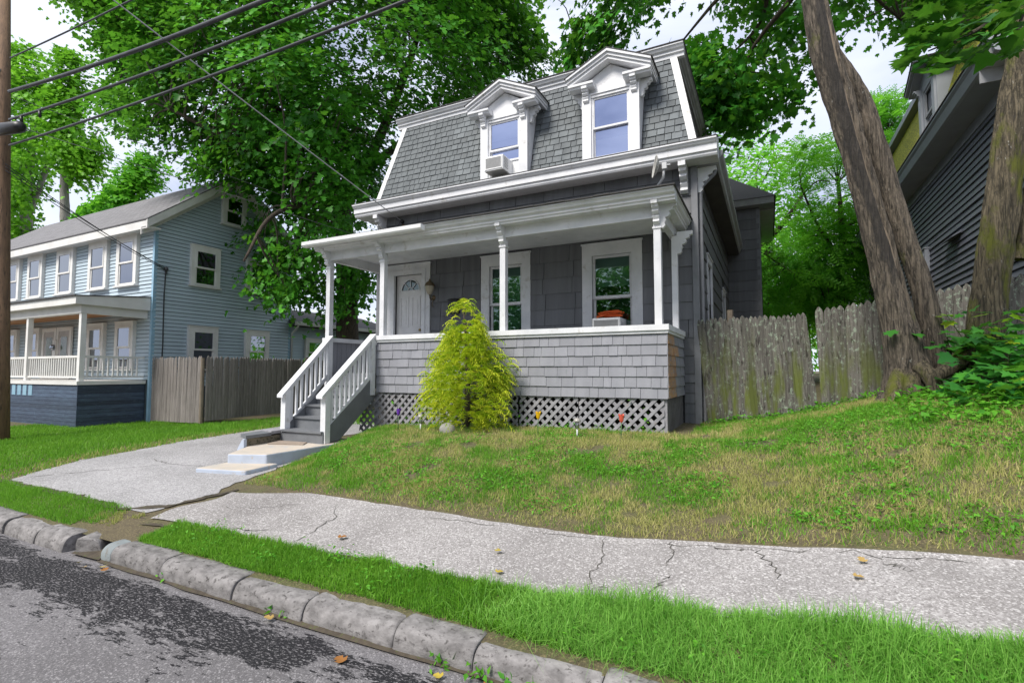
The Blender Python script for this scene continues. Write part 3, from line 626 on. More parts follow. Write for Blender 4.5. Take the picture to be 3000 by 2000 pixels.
# roof: hipped shed with stepped fascia
ex0, ex1, ey = -8.02, -1.10, 7.12
fp = [(0, 4.07), (0, 4.03), (-.17, 4.03), (-.18, 4.06), (-.20, 4.07), (-.20, 4.10), (-.245, 4.125), (-.265, 4.165), (-.285, 4.17), (-.285, 4.195), (0, 4.26)]
mb = MB(); mb.prism([(ex0 + .02, PY + y, z) for y, z in fp], (ex1 - ex0 - .02, 0, 0)); pf = mb.build('porch_fascia', WHITE, house)
for s, xw in ((1, -1.322), (-1, -7.87)):
    k = .22 / .285 if s > 0 else .15 / .285
    mb = MB(); mb.prism([(xw - s * y * k, PY + .004, z - .002) for y, z in fp], (0, YF - .03 - PY, 0)); mb.build('porch_fascia', WHITE, house)
mb = MB()
E0 = [(ex0 - .01, ey - .02, 4.19), (ex1 + .02, ey - .02, 4.19), (ex1 + .02, YF - .016, 4.19), (ex0 - .01, YF - .016, 4.19), (-7.50, YF - .016, 4.86), (-1.48, YF - .016, 4.86)]
E1 = [(x, y, z + .022) for x, y, z in E0]
mb.add(E0 + E1, [(6, 7, 11, 10), (7, 8, 11), (9, 6, 10), (8, 9, 10, 11), (0, 1, 7, 6), (1, 2, 8, 7), (3, 0, 6, 9), (3, 2, 1, 0)])
prf = mb.build('porch_roof', ROOFD, house)
# wavy shingle edge along the eave
mb = MB(); x = ex0
while x < ex1:
    w = random.uniform(.2, .32); z = 4.212 + random.uniform(-.004, .006); mb.box(x, min(x + w - .006, ex1 + .02), ey - .035, ey + .1, z - .018, z); x += w
mb.build('shingle_edge', ROOFD, prf)
# gutter on the left half
gp = [(0, 0), (-.10, 0), (-.125, .03), (-.125, .095), (-.115, .095), (-.112, .04), (-.10, .015), (-.005, .015), (-.005, .09), (0, .09)]
mb = MB(); mb.prism([(-8.10, ey - .012 + y, 4.075 + z) for y, z in gp], (2.85, 0, 0)); mb.prism([(-8.105, ey - .012 + y, 4.075 + z) for y, z in gp[:4] + [(0, .09)]], (.008, 0, 0)); mb.prism([(-5.25, ey - .012 + y, 4.075 + z) for y, z in gp[:4] + [(0, .09)]], (.008, 0, 0)); mb.build('gutter', PLAST, house)
# lattice
def clip_poly(poly, x0, x1, z0, z1):
    for ax_, lim, sg in ((0, x0, 1), (0, x1, -1), (1, z0, 1), (1, z1, -1)):
        out = []
        for i in range(len(poly)):
            a, b = poly[i - 1], poly[i]; ia, ib = sg * (a[ax_] - lim) >= 0, sg * (b[ax_] - lim) >= 0
            if ia != ib:
                k = (lim - a[ax_]) / (b[ax_] - a[ax_]); out.append((a[0] + (b[0] - a[0]) * k, a[1] + (b[1] - a[1]) * k))
            if ib: out.append(b)
        poly = out
        if not poly: return []
    return poly
def lattice(M, x0, x1, z0, z1, mat, sp=.150, w=.046, parent=None):
    h = z1 - z0
    for s, yy in ((1, 0), (-1, .010)):
        x = x0 - h - .1
        while x < x1 + h + .1:
            xs_ = x + random.uniform(-.008, .008)
            if s > 0: poly = [(xs_, z0 - .02), (xs_ + w * 1.41, z0 - .02), (xs_ + h + .04 + w * 1.41, z1 + .02), (xs_ + h + .04, z1 + .02)]
            else: poly = [(xs_ + h + .04, z0 - .02), (xs_ + h + .04 + w * 1.41, z0 - .02), (xs_ + w * 1.41, z1 + .02), (xs_, z1 + .02)]
            poly = clip_poly(poly, x0, x1, z0, z1)
            if len(poly) > 2:
                mb = MB(); mb.prism([(px_, yy, pz) for px_, pz in poly], (0, .009, 0)); mb.build('lattice_strip', mat, parent, M)
            x += sp
lat = MB()
lat.box(-1.36, -1.29, .0, .02, .70, SKB - .012)
la = lat.build('lattice_skirt', LATT, house, T(0, PY + .035, 0))
for a_, b_ in ((-6.60, -6.53), (-4.2, -4.12)): MB().box(a_, b_, .02, .05, .5, SKB).build('lattice_post', LATT, la, T(0, PY + .035, 0))
for i, (a, b, tz) in enumerate(((-6.95, -6.06, .012), (-6.02, -3.6, -.012), (-3.585, -2.6, .0), (-2.59, -1.33, .004))):
    lattice(T((a + b) / 2, PY + .02 - .006 * (i % 2), 0) @ RY(tz), a - (a + b) / 2, b - (a + b) / 2, Hs((a + b) / 2, PY) - .05, SKB - .015, LATT, parent=la)
lattice(T(-1.285, 0, 0) @ RZ(math.pi / 2), PY + .05, YF - .1, .74, SKB - .015, paint('dark_lattice', (.12, .115, .115), (.09, .085, .085), .8), .10, parent=la)
MB().box(-7.9, -1.35, YF - .06, YF - .03, .3, 1.6).build('foundation', paint('foundation_stone', (.10, .095, .09), (.06, .058, .055), .95, 0, 5, .8), house)

# ================================================================== wooden front stairs
stairs = thing('front_stairs', (-7.05, 6.3, .47), 'grey painted wooden porch stairs with white balustrades on both sides', 'stairs')
sx0, sx1 = -7.52, -6.62
nz_ = [.666, .868, 1.06, 1.245, 1.43, 1.61]; ny_ = [6.17, 6.42, 6.665, 6.91, 7.155, 7.38]
pz = .466
for i in range(6):
    if i < 5: MB().box(sx0, sx1 + .05, ny_[i] - .03, ny_[i + 1] + .01, nz_[i] - .035, nz_[i]).build('tread', STEP, stairs)
    MB().box(sx0 + .01, sx1 + .03, ny_[i], ny_[i] + .022, pz - .0, nz_[i] - .035).build('riser', STEP, stairs); pz = nz_[i]
for x in (sx0 - .03, sx1 + .03):
    mb = MB(); mb.prism([(x, ny_[0], .45), (x, ny_[0], .64), (x, 7.38, 1.58), (x, 7.38, 1.15), (x, 6.55, .5)], (.032, 0, 0)); mb.build('stringer', STEP, stairs)
def balustrade(x0, x1, nb, yl, zl0, zt, yh, zh):
    # lower newel, upper newel, rails and balusters; x drifts from x0 (street) to x1 (porch)
    MB().box(x0 - .055, x0 + .055, yl - .055, yl + .055, zl0, zt).build('newel_post', WHITE, stairs)
    MB().box(x1 - .05, x1 + .05, yh - .06, yh + .04, 1.22, zh - .02).build('newel_post', WHITE, stairs)
    L = lambda k, z0_, z1_: (x0 + (x1 - x0) * k, yl + (yh - yl) * k, z0_ + (z1_ - z0_) * k)
    for (nm, zo, hh, w, y0k) in (('handrail', .0, .045, .07, -.13), ('top_rail', -.085, .08, .022, 0), ('bottom_rail', -.72, .09, .025, 0.0)):
        a = L(y0k, zt, zh); b = L(1.02, zt, zh); mb = MB()
        P8 = []
        for p in (a, b):
            pass
        mb.hexa([(a[0] - w, a[1], a[2] + zo), (a[0] + w, a[1], a[2] + zo), (b[0] + w, b[1], b[2] + zo), (b[0] - w, b[1], b[2] + zo),
                 (a[0] - w, a[1], a[2] + zo + hh), (a[0] + w, a[1], a[2] + zo + hh), (b[0] + w, b[1], b[2] + zo + hh), (b[0] - w, b[1], b[2] + zo + hh)])
        mb.build(nm, WHITE, stairs)
    for i in range(nb):
        k = (i + 1.1) / (nb + 1.1); p = L(k, zt, zh); MB().box(p[0] - .019, p[0] + .019, p[1] - .019, p[1] + .019, p[2] - .66, p[2] - .04).build('baluster', WHITE, stairs)
balustrade(-6.59, -6.58, 9, 6.25, .47, 1.33, 7.33, 2.285)
balustrade(-7.54, -7.66, 8, 6.25, .47, 1.33, 7.33, 2.285)
# ================================================================== concrete steps and ledge
cs = thing('concrete_steps', (-6.8, 5.2, .2), 'low blue-grey painted concrete steps between driveway and wooden stairs', 'steps')
def rough(mb, amp=.008):
    mb.v = [tuple(np.array(p) + rng.normal(0, amp, 3)) for p in mb.v]; return mb
def slab_block(name, pts, z0, z1):
    n = len(pts); mb = MB(); mb.prism([(x, y, z0) for x, y in pts], (0, 0, z1 - z0)); mb.m = [0, 1] + [0] * n
    o = mb.build(name, [CONC, CONCT], cs)
    md = o.modifiers.new('bevel', 'BEVEL'); md.width = .018; md.segments = 2; return o
slab_block('lower_step', [(-7.05, 4.40), (-6.26, 4.58), (-6.34, 5.15), (-7.1, 5.0)], .1, .335)
slab_block('upper_step', [(-7.02, 4.84), (-6.47, 5.06), (-6.44, 6.30), (-6.46, 6.9), (-7.6, 6.9), (-7.55, 5.6)], .1, .466)
MB().box(-7.2, -6.3, 4.3, 4.42, .18, .232).build('footing', CONCT, cs)
MB().prism([(-7.35, 5.75, .47), (-6.75, 5.95, .47), (-6.9, 6.16, .47), (-7.5, 6.1, .47)], (0, 0, .012)).build('door_mat', paint('worn_plank', (.30, .24, .19), None, .9, 0, 8, .4), cs)
lg = thing('stone_ledge', (-7.6, 5.9, .3), 'low mossy stone ledge with grey cap boards left of the stairs', 'ledge')
STONE = paint('mossy_stone', (.14, .12, .09), (.20, .17, .12), .95, .1, 9, 1., (.05, .05, .03), dlo=.5, dhi=.62)
mb = rough(MB().prism([(-7.62, 5.5, .28), (-7.48, 5.45, .28), (-7.52, 5.95, .28), (-7.7, 6.6, .28), (-8.0, 6.6, .28), (-7.8, 5.9, .28)], (0, 0, .30)), .01); mb.build('stone_core', STONE, lg)
MB().prism([(-7.76, 5.57, .585), (-7.44, 5.43, .585), (-7.47, 5.92, .585), (-7.86, 6.02, .585)], (0, 0, .05)).build('cap_board', STEP, lg)
MB().prism([(-7.88, 6.03, .60), (-7.52, 5.96, .60), (-7.62, 6.62, .60), (-7.98, 6.62, .60)], (0, 0, .05)).build('cap_board', LATT, lg)
MB().prism([(-7.55, 5.42, .30), (-7.44, 5.40, .47), (-7.44, 5.40, .58), (-7.56, 5.46, .58), (-7.66, 5.44, .40)], (0, .05, 0)).build('end_block', CONC, lg)
# ================================================================== small things on and by the house
def aircon(name, cx, yf, z0, w, h, d, label):
    t_ = thing(name, (cx, yf, z0), label, 'air conditioner')
    mb = MB(); mb.box(cx - w / 2, cx + w / 2, yf, yf + d, z0, z0 + h); o = mb.build('casing', PLAST, t_); md = o.modifiers.new('bevel', 'BEVEL'); md.width = .012; md.segments = 2
    g = MB().box(cx - w / 2 + .035, cx + w / 2 - .035, yf - .004, yf + .01, z0 + .045, z0 + h - .04).build('grille', GRILL, t_)
    n = int((h - .09) / .016); s_ = MB()
    for i in range(n): s_.box(cx - w / 2 + .037, cx + w / 2 - .037, yf - .009, yf - .003, z0 + .05 + i * .016, z0 + .057 + i * .016)
    s_.build('louvre_field', paint('louvre', (.46, .46, .46), None, .5, 0), t_)['kind'] = 'stuff'
    fr_ = MB(); frame(fr_, cx - w / 2 + .02, cx + w / 2 - .02, z0 + .028, z0 + h - .025, .018, yf - .012, yf + .002); fr_.build('bezel', PLAST, t_)
    v = MB()
    for i in range(7): v.box(cx + w / 2 - .002, cx + w / 2 + .003, yf + .05, yf + d * .5, z0 + .06 + i * .03, z0 + .072 + i * .03)
    v.build('side_vents', GRILL, t_)['kind'] = 'stuff'
    return t_
aircon('air_conditioner', -4.66, 8.50, 5.53, .41, .29, .43, 'white window air conditioner jutting from the left dormer')
aircon('air_conditioner', -2.50, 8.62, 2.25, .50, .33, .42, 'white window air conditioner under an orange cord in the porch window')
# coiled orange extension cord on the porch air conditioner
pts = []; cxx, cyy, cz = -2.48, 8.80, 2.60
for i in range(420):
    a = i / 420 * 2 * math.pi * 10 + .3 * math.sin(i * .13); rr = .95 + .25 * math.sin(i * .17) + .12 * math.sin(i * .071)
    pts.append((cxx + .19 * rr * math.cos(a), cyy + .075 * rr * math.sin(a), cz + .045 + .035 * math.sin(a * .5 + i * .05) + .03 * (i / 420) * rr))
pts += [(cxx - .2, cyy - .1, cz), (cxx - .235, 8.63, 2.5), (cxx - .245, 8.615, 2.3)]
tag(MB().tube(pts, .0085, 6).build('extension_cord', paint('orange_rubber', (.80, .13, .01), (.65, .09, .01), .4, 0), None, I4, True), 'coiled bright orange extension cord lying on the porch air conditioner', 'cord')
# wall lantern
lt = thing('wall_lantern', (-6.36, YF, 3.3), 'brass carriage lantern on the wall right of the front door', 'lantern')
BRS = paint('aged_brass', (.16, .11, .05), (.09, .065, .035), .45, 0, 9, .2)
mb = MB(); mb.lathe([(0, 0), (.055, 0), (.055, .012), (.03, .03), (0, .035)], n=14); mb.build('wall_plate', BRS, lt, T(-6.36, YF - .012, 3.22) @ RX(math.pi / 2), True)
MB().tube([(-6.36, YF - .02, 3.22), (-6.36, YF - .09, 3.17), (-6.36, YF - .15, 3.20), (-6.36, YF - .16, 3.28)], .011, 8).build('arm', BRS, lt, I4, True)
mb = MB(); mb.lathe([(.03, 0), (.05, .02), (.085, .10), (.095, .18), (.10, .185), (.095, .20), (.06, .25), (.02, .275), (.012, .31), (0, .315)], n=12); mb.build('shade', paint('frosted_glass', (.50, .46, .36), (.35, .30, .22), .35, 0), lt, T(-6.36, YF - .16, 3.27), True)
mb = MB(); mb.lathe([(.104, .175), (.108, .20), (.07, .26), (.025, .29), (.014, .33), (0, .335)], n=12); mb.build('cap', BRS, lt, T(-6.36, YF - .16, 3.27), True)
MB().tube([(-6.36, YF - .02, 3.20), (-6.36, YF - .07, 3.06), (-6.36, YF - .03, 3.02)], .009, 6).build('scroll', BRS, lt, I4, True)
# mailbox
mbx = thing('mailbox', (-5.8, YF, 2.85), 'small black wall mailbox behind the top of the yellow evergreen', 'mailbox')
o = MB().box(-5.92, -5.69, YF - .13, YF - .016, 2.85, 3.12).build('box', BLACK, mbx); md = o.modifiers.new('bevel', 'BEVEL'); md.width = .01
MB().prism([(-5.93, YF - .145, 3.12), (-5.93, YF - .016, 3.16), (-5.93, YF - .016, 3.175), (-5.93, YF - .148, 3.13)], (.25, 0, 0)).build('lid', BLACK, mbx)
# dish antenna on the porch roof
an = thing('satellite_dish', (-1.6, 8.0, 4.5), 'small weathered satellite dish seen edge-on above the right end of the porch roof', 'antenna')
DISHM = paint('weathered_dish', (.50, .49, .46), (.36, .35, .32), .6, 0, 9, .3, (.2, .19, .17), dlo=.55, dhi=.65)
n = 20; prof = [(0, .0), (.05, .004), (.10, .016), (.15, .036), (.19, .06), (.20, .062), (.20, .054), (.15, .026), (.10, .006), (.05, -.006), (0, -.01)]
mb = MB(); mb.lathe(prof, n=n); mb.v = [(x * .85, y, z) for x, y, z in mb.v]
mb.build('reflector', DISHM, an, T(-1.47, 8.05, 4.85) @ RZ(math.radians(20)) @ RY(math.radians(-82)), True)
MB().tube([(-1.62, 8.2, 4.50), (-1.50, 8.15, 4.58), (-1.40, 8.08, 4.68), (-1.385, 8.06, 4.82)], .022, 8).build('mast', ALU, an, I4, True)
MB().box(-1.41, -1.34, 8.02, 8.10, 4.80, 4.90).build('clamp', ALU, an)
MB().tube([(-1.40, 8.06, 4.87), (-1.28, 8.02, 4.845)], .012, 6).build('bolt', ALU, an)
MB().box(-1.70, -1.56, 8.13, 8.27, 4.42, 4.52).build('foot', ALU, an)
# service entry knob
sk_ = thing('insulator', (-7.2, YF, 4.95), 'dark ceramic wire insulator on the frieze under the left eave', 'insulator')
mb = MB(); mb.lathe([(0, 0), (.03, 0), (.045, .02), (.03, .04), (.045, .06), (.03, .085), (0, .09)], n=12); mb.build('knob', BLACK, sk_, T(-7.2, YF - .015, 4.97) @ RX(math.pi / 2), True)
MB().box(-7.215, -7.185, YF - .02, YF - .004, 4.86, 4.97).build('plate', paint('rust', (.25, .12, .05), None, .8, 0), sk_)
# garden stakes
def flower_stake(loc, col, label, h=.36, r=.04):
    t_ = thing('flower_stake', loc, label, 'garden stake', 'flower and lamp stakes along the lattice'); x, y, z = loc
    MB().tube([(x, y, z - .05), (x + .01, y, z + h * .8)], .006, 6).build('stem', paint('green_stem', (.06, .14, .04), None, .6, 0), t_, I4, True)
    mb = MB()
    for k in range(5):
        a = k * 2 * math.pi / 5; c_, s_ = math.cos(a), math.sin(a); b_ = .6
        pr = [(.008, 0), (r * .7, .03), (r * .8, .07), (r * 1.15, .115)]
        vs = []
        for rr, zz in pr:
            for da in (-b_, 0, b_):
                sh = rr * (1 if da == 0 else .92); vs.append((x + .01 + sh * math.cos(a + da), y + sh * math.sin(a + da), z + h * .78 + zz - (.02 if da and zz > .1 else 0)))
        mb.add(vs, [(i * 3 + j, i * 3 + j + 1, i * 3 + j + 4, i * 3 + j + 3) for i in range(3) for j in range(2)])
    mb.build('blossom', paint('petal', col, tuple(c * .7 for c in col), .4, 0), t_, I4, True)
def lamp_stake(loc, label, h=.34):
    t_ = thing('solar_lamp', loc, label, 'garden lamp', 'flower and lamp stakes along the lattice'); x, y, z = loc
    MB().tube([(x, y, z - .04), (x, y, z + h * .45)], .012, 8).build('stake', ALU, t_, I4, True)
    MB().lathe([(.02, h * .45), (.028, h * .5), (.028, h * .78), (.02, h * .8)], (x, y, z), 12).build('lens', glass('lamp_lens', (.7, .7, .68), (.8, .8, .8), .1, .3), t_, I4, True)
    MB().lathe([(.0, h), (.03, h * .98), (.05, h * .86), (.05, h * .8), (0, h * .79)], (x, y, z), 14).build('cap', paint('lamp_cap', (.35, .33, .30), None, .3, 0), t_, I4, True)
for (u, v, c, lab) in ((1575, 1272, (.85, .50, .01), 'yellow tulip garden stake in front of the lattice'), (1819, 1286, (.80, .13, .08), 'red tulip garden stake near the right end of the lattice'), (1166, 1253, (.16, .04, .45), 'purple tulip garden stake left of the evergreen')):
    Y = 6.75 if u < 1200 else 6.62; p = at(u, v, Y=Y); flower_stake((p[0], Y, Hs(p[0], Y)), c, lab, .30)
for (u, lab) in ((1691, 'small metal solar lamp stake between the yellow and red tulips'), (1232, 'small metal solar lamp stake right of the purple tulip')):
    Y = 6.7; p = at(u, 1270, Y=Y); lamp_stake((p[0], Y, Hs(p[0], Y)), lab, .26)
def boulder(name, loc, r, mat, label, cat, sub=4):
    import bmesh
    bm = bmesh.new(); bmesh.ops.create_icosphere(bm, subdivisions=3, radius=1)
    for v in bm.verts:
        p = np.array(v.co); k = 1 + .35 * (fbm((p * 1.6 + np.array(loc))[None])[0] - .5); v.co = Vector(p * k * np.array(r))
    me = bpy.data.meshes.new(name); bm.to_mesh(me); bm.free(); me.materials.append(mat); me.polygons.foreach_set('use_smooth', [True] * len(me.polygons))
    return tag(link(name, me, None, T(*loc)), label, cat)
boulder('rock', (-4.42, 6.62, Hs(-4.42, 6.62) + .04), (.13, .10, .10), paint('grey_rock', (.32, .31, .29), (.22, .21, .19), .9, 0, 9, .6), 'small pale grey rock at the foot of the yellow evergreen', 'rock')
MB().tube([at(1250, 990, Y=7.35), at(1255, 1000, Y=7.35)], .01, 6) if False else None

# ================================================================== left neighbour: pale blue house
BX, BY, BY2, BXL = -16.0, 8.57, 13.35, -29.0
BLUE = paint('pale_blue_clapboard', (.44, .53, .585), (.40, .485, .54), .55, .03, 1.5, .15, None, (1, 1, .2))
BCORN = paint('bright_blue_trim', (.28, .46, .60), None, .5, 0)
PORCHB = paint('dark_blue_skirt', (.055, .085, .13), (.035, .05, .085), .6, .35, 3, .3, (.10, .15, .21), (1, 1, 6), dlo=.58, dhi=.66)
BROOF = paint('grey_asphalt_shingle', (.24, .235, .245), (.19, .185, .195), .9, .03, 22, .6, (.16, .155, .16), (1, 1, 4), dlo=.5, dhi=.7)
_t = BROOF.node_tree; _b = _t.nodes['Principled BSDF']; _src = _b.inputs['Base Color'].links[0].from_socket
_br = _t.nodes.new('ShaderNodeTexBrick'); _br.inputs['Scale'].default_value = 1; _br.inputs['Brick Width'].default_value = .33; _br.inputs['Row Height'].default_value = .11; _br.inputs['Mortar Size'].default_value = .012
_br.inputs['Color1'].default_value = (1, 1, 1, 1); _br.inputs['Color2'].default_value = (.78, .78, .78, 1); _br.inputs['Mortar'].default_value = (.45, .45, .45, 1)
_t.links.new(_t.nodes.new('ShaderNodeNewGeometry').outputs['Position'], _br.inputs['Vector'])
_t.links.new(mixn(_t, _src, _br.outputs[0], 1., 'MULTIPLY'), _b.inputs['Base Color'])
WOODC = paint('stained_wood_ceiling', (.36, .17, .05), (.28, .12, .035), .6, 0, 5, .2, None, (12, 1, 1))
CURT = paint('grey_curtain', (.30, .31, .31), (.22, .23, .23), .9, .25, 5, 0, None, (9, 1, 1))
WARMW = paint('cream_trim', (.72, .71, .68), (.62, .61, .58), .55, .04, 2, .15)
BSHADE = paint('blue_gap_shade', (.09, .115, .13), None, .9, 0)  # darkened core colour stands in for the shadow line under each clapboard
bh = thing('blue_house', (-20, 8.57, .2), 'pale blue clapboard two-storey house with a gabled grey roof and front porch', 'house')
EZ, RZ_, RY_ = 6.20, 8.10, 10.96
mb = MB(); mb.box(BXL, BX, BY, BY2, 0, EZ); mb.prism([(BX, BY, EZ), (BX, BY2, EZ), (BX, RY_, RZ_ - .05)], (BXL - BX, 0, 0)); core = mb.build('wall_core', BSHADE, bh)
MBF = T(0, BY, 0); MBS = T(BX, 0, 0) @ RZ(math.pi / 2)
siding(core, MBF, -27.2, BX - .02, 1.42, EZ - .02, .112, 99, BLUE, name='clapboard', lap=.88, thick=.03)
def gtop(z):
    if z < EZ: return (BY, BY2)
    k = (z - EZ) / (RZ_ - EZ); return (BY + (RY_ - BY) * k, BY2 - (BY2 - RY_) * k)
siding(core, MBS, BY + .02, BY2, 1.2, RZ_ - .25, .112, 99, BLUE, name='clapboard', lap=.88, thick=.03, top=gtop)
MB().box(BX - .07, BX + .026, BY - .026, BY + .07, .1, EZ).build('corner_board', BCORN, bh)
MB().box(BX - .002, BX + .026, BY2 - .07, BY2 + .02, .1, EZ - .1).build('corner_board', BCORN, bh)
# roof, fascia, rakes
ov = .42; sl = (RZ_ - EZ) / (RY_ - BY)
mb = MB()
mb.prism([(BX + .35, BY - ov, EZ - ov * sl + .14), (BX + .35, RY_, RZ_ + .14), (BX + .35, RY_, RZ_ + .10), (BX + .35, BY - ov, EZ - ov * sl + .10)], (BXL - BX - .6, 0, 0))
mb.prism([(BX + .35, BY2 + ov, EZ - ov * sl + .14), (BX + .35, RY_, RZ_ + .14), (BX + .35, RY_, RZ_ + .10), (BX + .35, BY2 + ov, EZ - ov * sl + .10)], (BXL - BX - .6, 0, 0))
rf = mb.build('roof', BROOF, bh)
mb = MB(); mb.box(BXL, BX + .34, BY - ov + .015, BY - ov + .06, EZ - ov * sl - .14, EZ - ov * sl + .095); mb.build('fascia', WARMW, rf)
MB().box(BXL, BX + .30, BY - ov + .06, BY - .02, EZ - ov * sl - .10, EZ - ov * sl - .06).build('soffit', WARMW, rf)
for ya, yb in ((BY - ov, RY_), (BY2 + ov, RY_)):
    mb = MB(); za, zb = EZ - ov * sl, RZ_
    mb.prism([(BX + .345, ya, za + .10), (BX + .345, yb, zb + .10), (BX + .345, yb, zb - .14), (BX + .345, ya, za - .14)], (-.05, 0, 0)); mb.build('rake_board', WARMW, rf)
    mb = MB(); mb.prism([(BX + .295, ya, za - .06), (BX + .295, yb, zb - .06), (BX + .295, yb, zb - .09), (BX + .295, ya, za - .09)], (-.27, 0, 0)); mb.build('soffit', WARMW, rf)
    mb = MB(); mb.prism([(BX + .055, ya, za - .10), (BX + .055, yb, zb - .10), (BX + .055, yb, zb - .30), (BX + .055, ya, za - .30)], (-.03, 0, 0)); mb.build('frieze_board', WARMW, rf)
MSK = lambda: random.choice((CURT, CURT, DARK))
for cx in (-24.85, -23.12, -21.03, -18.95, -17.30): window(bh, T(0, BY - .085, 0), cx - .40, cx + .40, 4.27, 5.60, .15, WARMW, WARMW, BGLASS, CURT, depth=-.03, proud=.032, cb=.08)
for cx in (-24.70, -23.03, -18.88, -17.25): window(bh, T(0, BY - .085, 0), cx - .36, cx + .36, 1.75, 3.0, .13, WARMW, WARMW, BGLASS, MSK(), depth=-.03, proud=.032, cb=.08)
for (a, b, c, d, m_) in ((9.70, 10.38, 4.36, 5.46, CURT), (11.60, 12.28, 4.40, 5.40, DARK), (9.70, 10.38, 1.75, 2.92, CURT), (11.62, 12.28, 1.75, 2.92, DARK), (10.66, 11.26, 6.55, 7.42, DARK)):
    window(bh, T(BX + .085, 0, 0) @ RZ(math.pi / 2), a, b, c, d, .13, WARMW, WARMW, BGLASS, m_, depth=-.03, proud=.032, cb=.08)
# two entry doors and the meter between them
for cx in (-21.85, -20.85):
    mb = MB(); frame(mb, cx - .48, cx + .48, 1.42, 3.12, .12, -.06, -.0, wb=.02); d_ = mb.build('entry_door', WARMW, bh, T(0, BY - .045, 0))
    mb = MB(); mb.box(cx - .36, cx + .36, -.04, 0, 1.44, 3.0); mb.build('door_slab', paint('taupe_door', (.45, .43, .42), None, .6, 0), d_, T(0, BY - .045, 0))
    MB().box(cx - .2, cx + .2, -.046, -.041, 1.9, 2.8).build('pane', paint('door_glass', (.06, .09, .06), (.12, .15, .11), .1, 0), d_, T(0, BY - .045, 0))
mt = MB().box(-21.45, -21.25, -.15, -.02, 2.0, 2.7).build('electric_meter', WARMW, bh, MBF)
MB().lathe([(.1, 0), (.1, .06), (.07, .09), (0, .1)], n=14).build('dial', BGLASS, mt, MBF @ T(-21.35, -.15, 2.45) @ RX(math.pi / 2))
# porch of the blue house
pY, pz, px1 = BY - 1.62, 1.40, BX - .22
dk = MB().box(BXL, px1 + .06, pY - .06, BY - .02, pz - .10, pz).build('porch_deck', WARMW, bh)
mb = MB(); mb.box(BXL, px1, pY, pY + .05, -.2, pz - .10); skb = mb.build('porch_skirting', PORCHB, bh)
for i in range(11): MB().box(-27.5, px1 + .004, pY - .02, pY, .12 + i * .105, .12 + i * .105 + .098).build('board', PORCHB, skb)
for i in range(10): MB().box(-18.9 - i * .34, -18.68 - i * .34, pY - .028, pY - .02, .98, 1.27).build('panel', paint('blue_panel', (.24, .40, .50), (.18, .32, .42), .5, .1), skb)
sks = MB().box(px1 - .05, px1, pY + .05, BY - .02, -.2, pz - .10).build('porch_skirting', PORCHB, bh)
for i in range(11): MB().box(px1, px1 + .02, pY - .02, BY - .02, .12 + i * .105, .12 + i * .105 + .098).build('board', PORCHB, sks)
for x in (px1 - .06, -19.25, -22.4, -25.5): MB().box(x - .06, x + .06, pY + .0, pY + .12, pz, 3.22).build('porch_post', WARMW, bh)
mb = MB(); mb.box(BXL, px1 + .02, pY - .02, pY + .14, 3.20, 3.42); mb.build('porch_beam', WARMW, bh); MB().box(px1 - .14, px1 + .018, pY + .14, BY - .02, 3.20, 3.42).build('porch_beam', WARMW, bh)
MB().box(BXL, px1 - .14, pY + .14, BY - .02, 3.36, 3.40).build('porch_ceiling', WOODC, bh)
mb = MB(); mb.prism([(px1 + .14, pY - .20, 3.42), (px1 + .14, pY - .20, 3.62), (px1 + .14, BY - .02, 3.80), (px1 + .14, BY - .02, 3.42)], (BXL - px1, 0, 0)); mb.build('porch_roof', WARMW, bh)
MB().prism([(px1 + .18, pY - .25, 3.625), (px1 + .18, pY - .25, 3.645), (px1 + .18, BY - .02, 3.83), (px1 + .18, BY - .02, 3.81)], (BXL - px1, 0, 0)).build('porch_shingles', BROOF, bh)
tr_ = MB().box(BXL, px1 - .06, pY + .03, pY + .09, 2.02, 2.08).build('porch_rail', WARMW, bh); MB().box(BXL, px1 - .06, pY + .04, pY + .08, 1.48, 1.53).build('lower_rail', WARMW, tr_)
ts_ = MB().box(px1 - .10, px1 - .04, pY + .10, BY - .02, 2.022, 2.08).build('porch_rail', WARMW, bh); MB().box(px1 - .09, px1 - .05, pY + .10, BY - .02, 1.48, 1.53).build('lower_rail', WARMW, ts_)
BALM = MB().box(-.018, .018, -.018, .018, 1.53, 2.02).mesh('baluster', WARMW)
x = px1 - .22
while x > -26.5:
    link('baluster', BALM, tr_, T(x, pY + .06, 0)); x -= .125
y = pY + .22
while y < BY - .1:
    link('baluster', BALM, ts_, T(px1 - .07, y, 0)); y += .12
# service cable on the side wall
MB().tube([(BX + .05, 8.86, 4.62), (BX + .05, 8.84, 3.9), (BX + .045, 8.86, 2.4), (BX + .045, 8.83, 1.0)], .017, 6).build('service_cable', CABLE, bh, I4, True)
mb = MB(); mb.lathe([(.03, -.12), (.035, -.02), (.06, .0), (.05, .07), (0, .10)], (BX + .07, 8.86, 4.66), 10); mb.build('weatherhead', CABLE, bh, I4, True)
